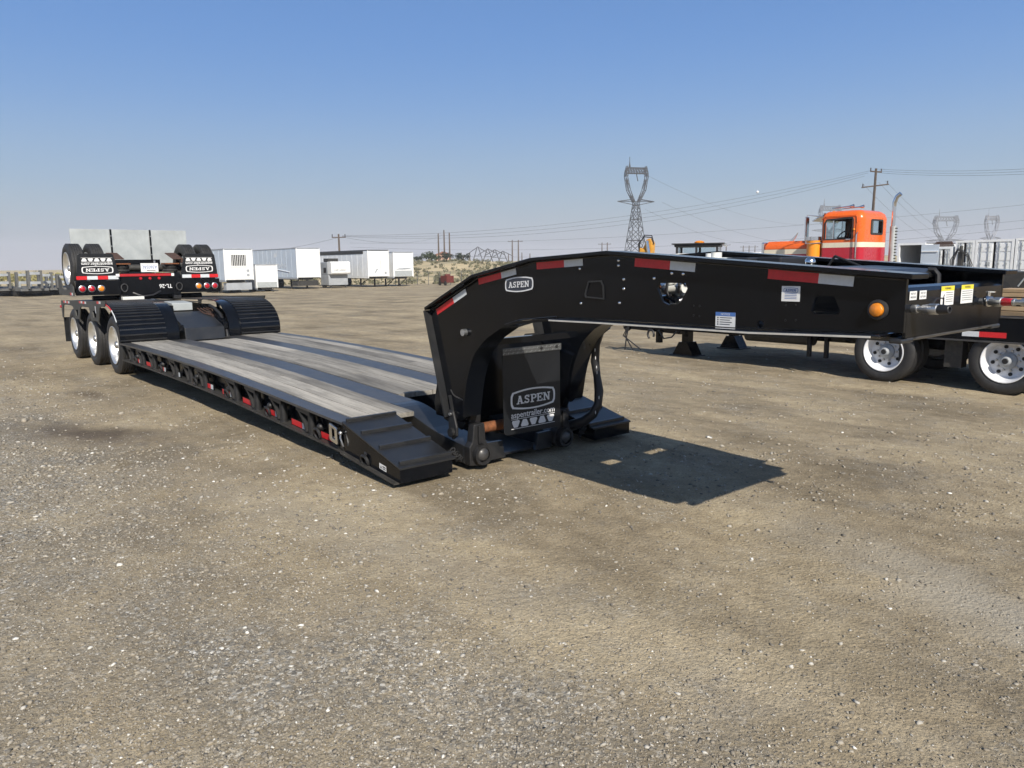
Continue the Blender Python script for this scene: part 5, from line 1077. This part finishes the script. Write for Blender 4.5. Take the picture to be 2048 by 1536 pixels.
EQ('safety_hook', MB().tube([(ex(-5.3)+.08*math.cos(q), -1.0, .42+.09*math.sin(q)) for q in np.linspace(-.5, 4.2, 10)], .022, 7), 'cast_iron', smooth=True); EQ('loop_line', MB().tube([(ex(-5.1), -1.0, .52), (ex(-4.95), -1.02, .36), (ex(-4.75), -1.02, .40), (ex(-4.65), -1.0, .52)], .016, 6), 'plastic_black', smooth=True)
for X, Y in ((-4.72, -.55), (-4.80, 1.20)):
    lg = EQ('landing_leg', MB().box(ex(X)-.08, ex(X)+.08, Y-.08, Y+.08, .22, .74), 'black_paint'); EQ('landing_foot', MB().prism([(ex(X)-.26, .0), (ex(X)+.26, .0), (ex(X)+.10, .28), (ex(X)-.10, .28)], Y-.15, Y+.15), 'black_paint', lg); EQ('foot_pad', MB().box(ex(X)-.30, ex(X)+.30, Y-.2, Y+.2, -.02, .02), 'dusty_black', lg)
EQ('step_post', MB().box(ex(-5.2)-.05, ex(-5.2)+.05, -.9, -.8, .25, .5), 'black_paint')
for X in (-1.75, -1.45): EQ('ladder_rung', MB().box(ex(X)-.03, ex(X)+.03, -1.2, -1.14, .28, .72), 'black_paint')
EQ('air_tank', MB().cyl((ex(-3.2), -.75, .55), (ex(-1.9), -.75, .55), .13, 16), 'dusty_black', smooth=True)
fr = frame((ex(.60), -1.2505, .785), (1, 0, 0), (0, 0, 1)); tape(t, fr, .56, .075, .22, 'tape_white', 'tape_red')
fr = frame((ex(2.2), -1.2505, .785), (1, 0, 0), (0, 0, 1)); tape(t, fr, .56, .075, .22, 'tape_white', 'tape_red')
for X in (-.2, .45): EQ('spring_hanger', MB().box(ex(X)-.12, ex(X)+.12, -1.1, -.9, .30, .70), 'dusty_black')
for i, (z, hh) in enumerate(((1.082, .065), (1.155, .06), (1.24, .09), (1.345, .055), (1.405, .05))):
    bd = MB().box(-2.6, 2.6, -1.08, -.62, z, z+hh).build('lumber_board', 'lumber', None, bev=.006)
    bd.location = Vector((3.55, EY+1.25+(-.85), EG+z+hh/2)); tag(bd, ('lowest board of the lumber stack on the equipment trailer', 'second board from the bottom of the lumber stack', 'thick middle board of the lumber stack', 'second board from the top of the lumber stack', 'top board of the lumber stack at the right edge')[i], 'lumber', 'boards stacked on the equipment trailer')

# ------------------------------------------------------------------ orange conventional truck
TD = 21.5; P = at(1722, 500, TD); TX, TY = P[0], P[1]; TG = float(gz(TX, TY))
TW = onX(1776, 470, TX)[1]-TY; TF = TX-onY(1641, 470, TY)[0]; ZR = onX(1750, 419.5, TX)[2]-TG
zs1 = onY(1700, 484.5, TY)[2]-TG; zs0 = onY(1700, 494.5, TY)[2]-TG; wz0 = onY(1690, 477, TY)[2]-TG; wz1 = onY(1690, 438, TY)[2]-TG
t = thing('semi_truck', 'orange, cream and red conventional truck behind the black gooseneck', 'truck', (TX-TF/2, TY+TW/2, TG))
def T(name, mb, m_, parent=None, **k): return mb.build(name, m_, parent or t, **k)
hx, hy = TF/2, TW/2; cr = .17
per = []
for (cx, cy, a0) in ((hx-cr, -hy+cr, -PI/2), (hx-cr, hy-cr, 0), (-hx+.1, hy-.1, PI/2), (-hx+.1, -hy+.1, PI)):
    rr = cr if cx > 0 else .1
    for k in range(6): a = a0+PI/2*k/5; per.append((cx+rr*math.cos(a), cy+rr*math.sin(a)))
def refine(per):
    out = []
    for i in range(len(per)):
        a, b_ = per[i], per[(i+1) % len(per)]; L = math.hypot(b_[0]-a[0], b_[1]-a[1]); n = max(1, int(L/.06))
        for k in range(n): out.append((a[0]+(b_[0]-a[0])*k/n, a[1]+(b_[1]-a[1])*k/n))
    return out
per = refine(per); NP = len(per)
dl, dr = onY(1651, 460, TY)[0]-(TX-hx), onY(1704, 460, TY)[0]-(TX-hx); bl_, br_ = onX(1743, 455, TX)[1]-(TY+hy), onX(1764, 455, TX)[1]-(TY+hy); bz1, bz0 = onX(1753, 442, TX)[2]-TG, onX(1753, 466, TX)[2]-TG
def opening(a, b_, z):
    x, y = (a[0]+b_[0])/2, (a[1]+b_[1])/2
    if abs(abs(y)-hy) < .02 and dl < x < dr and wz0 < z < wz1: return True
    if abs(x-hx) < .02 and bl_ < y < br_ and bz0 < z < bz1: return True
    if abs(x+hx) < .03 and abs(y) < hy-.15 and wz0-.05 < z < wz1: return True
    return False
zst = sorted(set([round(v, 3) for v in list(np.linspace(zs1, ZR-.22, 16))+[wz0, wz1, bz0, bz1]]))
def shell(levels, m_, name):
    v = []; f = []
    for z in levels: v += [(x, y, z) for x, y in per]
    for i in range(len(levels)-1):
        for k in range(NP):
            if opening(per[k], per[(k+1) % NP], (levels[i]+levels[i+1])/2): continue
            f.append((i*NP+k, i*NP+(k+1) % NP, (i+1)*NP+(k+1) % NP, (i+1)*NP+k))
    return v, f
v, f = shell(zst, None, None); base = len(v)
for u in (.35, .65, .85, .96):                                     # crowned roof
    for x, y in per: k = 1-(1-math.cos(u*PI/2))*.34; v.append((x*k-.04*u, y*k, ZR-.22+.22*math.sin(u*PI/2)))
top0 = (len(zst)-1)*NP
for i in range(4):
    for k in range(NP): f.append((top0+i*NP+k, top0+i*NP+(k+1) % NP, top0+(i+1)*NP+(k+1) % NP, top0+(i+1)*NP+k))
f.append(tuple(range(top0+4*NP, top0+5*NP)))
cb = T('cab', MB().add(v, f), 'truck_orange', smooth=True)
v, f = shell([zs0, zs1], None, None); T('cream_stripe', MB().add([(x*1.0015, y*1.0015, z) for x, y, z in v], f), 'truck_cream', cb, smooth=True)
v, f = shell([.75, zs0], None, None); T('lower_cab', MB().add(v, f), 'truck_red', cb, smooth=True)
T('cab_floor', MB().box(-hx+.05, hx-.05, -hy+.05, hy-.05, .75, .80), 'interior_dark')
for s in (-1, 1):
    T('door_window', MB().box(dl-.01, dr+.01, s*(hy-.03), s*(hy-.024), wz0-.01, wz1+.01), 'glass')
    yo = s*(hy+.004); fo = [(dl-.05, wz0-.03), (dr+.04, wz0-.03), (dr+.04, wz1-.03), (dr, wz1+.05), (dl+.02, wz1+.02), (dl-.05, wz1-.1)]; fi = [(dl, wz0), (dr, wz0), (dr, wz1-.04), (dr-.03, wz1), (dl+.03, wz1-.02), (dl, wz1-.12)]
    T('window_frame', MB().prism(fo, min(yo, yo-s*.012), max(yo, yo-s*.012), holes=[fi]), 'rubber')
    T('quarter_post', MB().box(dl+.22, dl+.245, s*(hy-.02), s*(hy+.006), wz0, wz1-.03), 'chrome')
    T('door_seam', MB().box(dr+.10, dr+.112, s*hy, s*(hy+.004), .8, wz1+.06), 'interior_dark'); T('grab_handle', MB().tube([(dr+.17, s*(hy+.02), zs0-.35), (dr+.17, s*(hy+.07), zs0-.30), (dr+.17, s*(hy+.07), zs1+.22), (dr+.17, s*(hy+.02), zs1+.26)], .016, 8), 'chrome', smooth=True)
    if s < 0: continue_stack = False
    else: continue_stack = True
    st_ = None if not continue_stack else T('exhaust_stack', MB().tube([(hx+.18, s*(hy-.12), .9), (hx+.18, s*(hy-.12), ZR+.08), (hx+.18, s*(hy-.12), ZR+.22), (hx+.24, s*(hy-.12), ZR+.38), (hx+.34, s*(hy-.12), ZR+.46)], [.055, .055, .06, .06, .06], 14), 'chrome', smooth=True)
    if continue_stack: T('heat_shield', MB().cyl((hx+.20, s*(hy-.13), .9), (hx+.20, s*(hy-.13), ZR-.45), .09, 18), 'galvanised', st_, smooth=True)
    for k in range(16 if continue_stack else 0): T('shield_slot', MB().box(hx+.275, hx+.30, s*(hy-.13)-.05, s*(hy-.13)+.05, zs1-.9+k*.085, zs1-.87+k*.085), 'dusty_black', st_)
    mr = T('mirror', MB().box(-hx-.30, -hx-.26, s*(hy+.28)-.10, s*(hy+.28)+.10, wz0-.05, wz1+.10), 'chrome', bev=.015)
    T('mirror_arm', MB().tube([(-hx+.02, s*hy, wz1+.1), (-hx-.28, s*(hy+.28), wz1+.15), (-hx-.28, s*(hy+.28), wz0-.12), (-hx+.02, s*hy, wz0-.10)], .018, 8), 'chrome', mr, smooth=True)
    T('air_cleaner', MB().cyl((-hx-.22, s*(hy-.06), .95), (-hx-.22, s*(hy-.06), zs1+.08), .20, 20), 'truck_amber', smooth=True); T('cleaner_band', MB().cyl((-hx-.22, s*(hy-.06), zs1+.082), (-hx-.22, s*(hy-.06), zs1+.19), .205, 20), 'chrome', smooth=True)
for s in (-1, 1):
    T('door_handle', MB().box(dr-.16, dr-.02, s*hy, s*(hy+.03), zs1+.07, zs1+.10), 'chrome', bev=.008); T('cab_lamp', MB().ball((dr+.06, s*(hy+.01), zs1+.35), .035, 8), 'lens_amber', smooth=True)
    T('door_seam', MB().box(dl-.09, dl-.08, s*hy, s*(hy+.004), .8, wz1+.05), 'interior_dark'); T('drip_rail', MB().tube([(dl-.12, s*(hy+.01), wz1+.02), (dl, s*(hy+.01), wz1+.09), (dr+.12, s*(hy+.01), wz1+.09), (dr+.14, s*(hy+.01), wz1-.1)], .012, 6), 'truck_orange', smooth=True)
T('rear_window', MB().box(hx-.03, hx-.025, bl_-.01, br_+.01, bz0-.01, bz1+.01), 'glass')
def rr_(y0, y1, z0, z1, r_):
    o_ = []
    for cx, cz, a0 in ((y1-r_, z0+r_, -PI/2), (y1-r_, z1-r_, 0), (y0+r_, z1-r_, PI/2), (y0+r_, z0+r_, PI)):
        for k in range(4): a = a0+PI/2*k/3; o_.append((cx+r_*math.cos(a), cz+r_*math.sin(a)))
    return o_
T('rear_window_seal', MB().prism(rr_(bl_-.05, br_+.05, bz0-.05, bz1+.05, .06), hx-.004, hx+.012, 'x', holes=[rr_(bl_, br_, bz0, bz1, .04)]), 'rubber')
T('windscreen', MB().box(-hx-.005, -hx+.005, -hy+.14, hy-.14, wz0-.06, wz1+.01), 'glass')
T('screen_post', MB().box(-hx-.02, -hx+.02, -.02, .02, wz0-.06, wz1), 'chrome')
T('sun_visor', MB().prism([(-hx+.05, wz1+.16), (-hx-.30, wz1-.02), (-hx-.31, wz1+.01), (-hx+.05, wz1+.20)], -hy+.05, hy-.05), 'chrome')
T('steering_wheel', MB().tube([(-hx+.42+.10*math.cos(q), -hy*.5+.2*math.sin(q), wz0+.05+.16*math.cos(q)) for q in np.linspace(0, 2*PI, 17)], .018, 6, False), 'plastic_black', smooth=True)
T('seat', MB().box(hx-.55, hx-.2, -hy+.3, -hy+.85, 1.2, wz0+.15), 'interior_dark', bev=.06)
for k in range(2): T('air_horn', MB().lathe([(.015, 0), (.02, .5), (.05, .62), (.055, .64)], (-hx+.05+.05*k, -.3+.5*k, ZR+.10), (1, 0, .05), 12), 'chrome', smooth=True)
for y in (-.6, -.3, 0, .3, .6): T('roof_lamp', MB().ball((-hx+.25, y*hy*1.2, ZR-.03), .05, 8, (1.4, .8, .8)), 'lens_amber', smooth=True)
# bonnet with the same three bands
HL = (-hx)-(onY(1532, 500, TY+hy*.4)[0]-(TX-hx)); h1 = onY(1600, 484, TY+.2)[2]-TG+.04
yb_ = hy*.72
zs1 -= .10; zs0 -= .13
T('bonnet', MB().prism([(-yb_, zs1-.05), (yb_, zs1-.05), (yb_-.03, h1-.12), (yb_-.2, h1), (-yb_+.2, h1), (-yb_+.03, h1-.12)], -hx-HL, -hx-.02, 'x'), 'truck_orange', bev=.03)
T('bonnet_stripe', MB().prism([(-yb_-.004, zs0-.03), (yb_+.004, zs0-.03), (yb_+.004, zs1-.0505), (-yb_-.004, zs1-.0505)], -hx-HL, -hx-.02, 'x'), 'truck_cream'); T('lower_bonnet', MB().box(-hx-HL, -hx-.02, -yb_, yb_, 1.0, zs0-.0305), 'truck_red')
T('grille_surround', MB().box(-hx-HL-.10, -hx-HL-.003, -yb_-.02, yb_+.02, .9, h1-.02), 'chrome', bev=.03)
T('bonnet_ornament', MB().prism([(-hx-HL+.45, h1), (-hx-HL+.52, h1+.02), (-hx-HL+.78, h1+.26), (-hx-HL+.70, h1+.10), (-hx-HL+.62, h1)], -.02, .02), 'chrome')
T('chassis', MB().box(-hx-HL, hx+4.0, -.45, .45, .55, .80), 'dusty_black')
for X in (-hx-HL+.7,): 
    for s in (-1, 1): wheel(t, X, s*(hy-.0), .5, side=s, R=.5, rim='polished_alloy', detail=False)
for X in (hx+2.0, hx+3.35):
    for s in (-1, 1): wheel(t, X, s*(hy+.1), .5, side=s, R=.5, rim='polished_alloy', detail=False)

# ------------------------------------------------------------------ service truck and yellow boom seen over the gooseneck
SD = 31; P = at(1418, 506, SD); SX, SY = P[0], P[1]; SG = -.05
t = thing('service_truck', 'dark-roofed service truck with beacon and roof lamps behind the gooseneck', 'truck', (SX-1.0, SY+.9, SG), .55)
zc = at(1390, 486, SD)[2]-SG; zw = at(1390, 506, SD)[2]-SG
T('body', MB().box(-1.0, 2.6, -.92, .92, .55, zw), 'white_paint', bev=.08)
T('roof_panel', MB().box(-1.05, .78, -.88, .88, zc-.14, zc-.04), 'plastic_black', bev=.03)
for x in (-.98, -.2, .62):
    for s in (-1, 1): T('pillar', MB().box(x, x+.09, s*.86-.03, s*.86+.03, zw, zc-.141), 'plastic_black')
T('windscreen', MB().box(.70, .71, -.82, .82, zw, zc-.15), 'glass'); T('rear_glass', MB().box(-.99, -.98, -.82, .82, zw, zc-.15), 'glass')
for s in (-1, 1): T('side_glass', MB().box(-.85, .58, s*.86-.003, s*.86+.003, zw, zc-.15), 'glass')
for x in (-.1, .35): T('headrest', MB().box(x-.06, x+.06, -.6, -.3, zw-.2, zc-.35), 'interior_dark', bev=.04)
T('roof_rack', MB().box(-1.15, .95, -.95, .95, zc-.035, zc+.01), 'plastic_black'); T('beacon', MB().ball((-.1, -.2, zc+.05), .13, 10, (1.6, 1, .6)), 'lens_amber', smooth=True)
for y in (-.7, -.4, -.1, .2, .5): T('work_lamp', MB().box(.9, 1.0, y-.1, y+.1, zc-.12, zc-.02), 'chrome', bev=.015)
for x in (-.3, 2.0):
    for s in (-1, 1): wheel(t, x, s*.95, .45, side=s, R=.45, rim='galvanised', detail=False)
P = at(1293, 505, 30); t = thing('yellow_boom', 'worn yellow hydraulic boom end with black hoses, left of the service truck', 'boom', (P[0], P[1], P[2]-2.26), .3)
T('mast', MB().prism([(-.35, 0), (.35, 0), (.28, 2.25), (-.2, 2.45)], -.2, .2), 'yellow_paint', bev=.03); T('boom_arm', MB().prism([(-.22, 2.1), (.05, 2.75), (.20, 2.8), (.30, 2.6), (.28, 2.1)], -.15, .15), 'yellow_paint', bev=.03)
T('boom_ram', MB().cyl((.22, -.22, 2.0), (.10, -.22, 2.70), .07, 12), 'chrome', smooth=True); T('boom_foot', MB().tube([(.3, -.1, 2.2), (.5, -.1, 2.12), (.62, -.1, 2.14)], .05, 7), 'plastic_black', smooth=True)
for k in range(2): T('hose_loop', MB().tube([(-.25, -.1+.1*k, 2.2), (-.30, -.1+.1*k, 2.6), (-.05, -.1, 2.86+.06*k), (.25, -.1, 2.82+.08*k), (.34, -.1, 2.6), (.2, -.1, 2.45)], .022, 7), 'plastic_black', smooth=True)

# ------------------------------------------------------------------ white shipping containers at the right
CP = at(1920, 520, 50); KY = CP[1]
def cont(name, label, xa, xb, ytop, kind='closed', m_='container_white', base_z=0.0):
    Xa, Xb = onY(xa, 500, KY)[0], onY(xb, 500, KY)[0]; ht = onY((xa+xb)/2, ytop, KY)[2]-base_z; w_ = Xb-Xa; t = thing(name, label, 'container', ((Xa+Xb)/2, KY+3, base_z), group='shipping containers in a row at the right'); h = w_/2
    fr_ = [(-h, .16), (h, .16), (h, ht), (-h, ht)]; hi = [(-h+.14, .30), (h-.14, .30), (h-.14, ht-.14), (-h+.14, ht-.14)]
    MB().prism(fr_, -3.0, -2.88, holes=[hi]).build('end_frame', m_, t)
    for s in (-1, 1): MB().box(s*h-.04*(s+1)/2, s*h+.04*(1-s)/2, -2.88, 3, .16, ht).build('side_wall', m_, t)
    MB().box(-h, h, -2.88, 3, ht-.06, ht-.003).build('roof', m_, t); MB().box(-h, h, 2.9, 3.0, .16, ht-.06).build('end_wall', m_, t); MB().box(-h, h, -2.88, 2.9, .12, .28).build('floor', 'dusty_black', t)
    def door(cx, w2, y):
        d_ = MB().box(cx-w2/2, cx+w2/2, y, y+.05, .31, ht-.15).build('door', m_, t)
        for k in range(4): z = .42+(ht-.6)*k/4; MB().box(cx-w2*.42, cx+w2*.42, y-.03, y-.002, z, z+(ht-.6)/4-.10).build('door_panel', m_, d_)
        for q in (-.24, .24): 
            MB().tube([(cx+w2*q, y-.06, .25), (cx+w2*q, y-.06, ht-.12)], .022, 6).build('lock_rod', 'galvanised', d_); 
            for z in (.9, 1.3, ht-.5): MB().box(cx+w2*q-.06, cx+w2*q+.06, y-.09, y-.061, z, z+.07).build('rod_keeper', 'galvanised', d_)
        return d_
    if kind == 'closed':
        d1 = door(-h/2+.03, h-.2, -2.96); door(h/2-.03, h-.2, -2.96)
        MB().box(-h/2+.1, -h/2+.35, -2.998, -2.994, ht*.42, ht*.42+.25).build('door_placard', 'grey_panel', d1)
    elif kind == 'open':
        MB().box(h+.0, h+1.1, -3.6, -3.55, .31, ht-.15).build('door', 'faded_blue', t)
        for k in range(3): MB().box(h+.05, h+1.05, -3.66, -3.602, .45+k*.85, .52+k*.85).build('door_rib', m_, t)
    return t
cont('shipping_container', 'open white container with dark inside, right of the truck exhaust', 1795, 1850, 486, 'open')
cont('shipping_container', 'older white container with planks on its roof, beside the open container', 1869, 1905, 494, 'closed')
cont('shipping_container', 'white container partly behind the coiled black hose', 1910, 1949, 481, 'closed')
cont('shipping_container', 'white container with door rods left of the last one', 1950, 2028, 479, 'closed')
cont('shipping_container', 'rightmost white container cut by the photo edge', 2030, 2115, 475, 'closed')
X = onY(1882, 490, KY)[0]; zt = onY(1882, 493.5, KY)[2]; t = thing('plank_pile', 'pile of dark planks on the roof of the older container', 'planks', (X, KY+.6, zt))
for k in range(5): MB().box(-.75+.08*k, .65-.04*k, -.3, -.08, .07*k+.003, .07*k+.066).build('plank', 'dark_rust', t)
P = at(1918, 560, 47); t = thing('hose_stand', 'black hose coiled on an upright stand in front of the containers', 'hose', (P[0], P[1], 0))
MB().tube([(0, 0, 0), (0, 0, 2.45)], .10, 8).build('stand', 'mask_grey', t); MB().box(-.13, .13, -.15, .15, 1.2, 2.1).build('reel_box', 'dusty_black', t, bev=.03)
for k in range(3): MB().tube([(-.45+.05*k, -.2, .6), (-.5+.1*k, -.22, 1.6), (-.1, -.24, 2.3-.05*k), (.45, -.22, 2.0-.1*k), (.75-.12*k, -.22, 1.3), (.35, -.2, .7)], .032, 7).build('hose', 'plastic_black', t, smooth=True)
t = thing('low_loader', 'dark low machine deck standing in front of the white containers', 'trailer', tuple(np.array(at(2080, 575, 30))*np.array((1, 1, 0))))
MB().box(-3.2, 3.2, -1.2, 1.2, .45, 1.15).build('deck', 'dusty_black', t, bev=.03)
for x in (-2.2, -1.0, 1.4, 2.5): MB().cyl((x, -1.22, .42), (x, -1.0, .42), .42, 14).build('tyre', 'rubber', t)
for x in (-2.9, -.4): MB().tube([(x, -1.21, .6), (x+.35, -1.21, 1.15)], .03, 6).build('brace', 'galvanised', t)

# ------------------------------------------------------------------ thin dry haze over the whole place
m = bpy.data.materials.new('haze'); m.use_nodes = True; n = m.node_tree.nodes; n.clear(); mo = n.new('ShaderNodeOutputMaterial'); pv = n.new('ShaderNodeVolumePrincipled')
pv.inputs['Color'].default_value = (0.92, 0.93, 0.97, 1); pv.inputs['Density'].default_value = HAZE; pv.inputs['Anisotropy'].default_value = 0.0; m.node_tree.links.new(pv.outputs[0], mo.inputs['Volume'])
if HAZE: hz_ = MB().box(-2100, 2100, -2100, 2100, -6, 62).build('haze', m); HAZE and tag(hz_, 'thin pale haze hanging in the air over the yard', 'haze', kind='stuff')
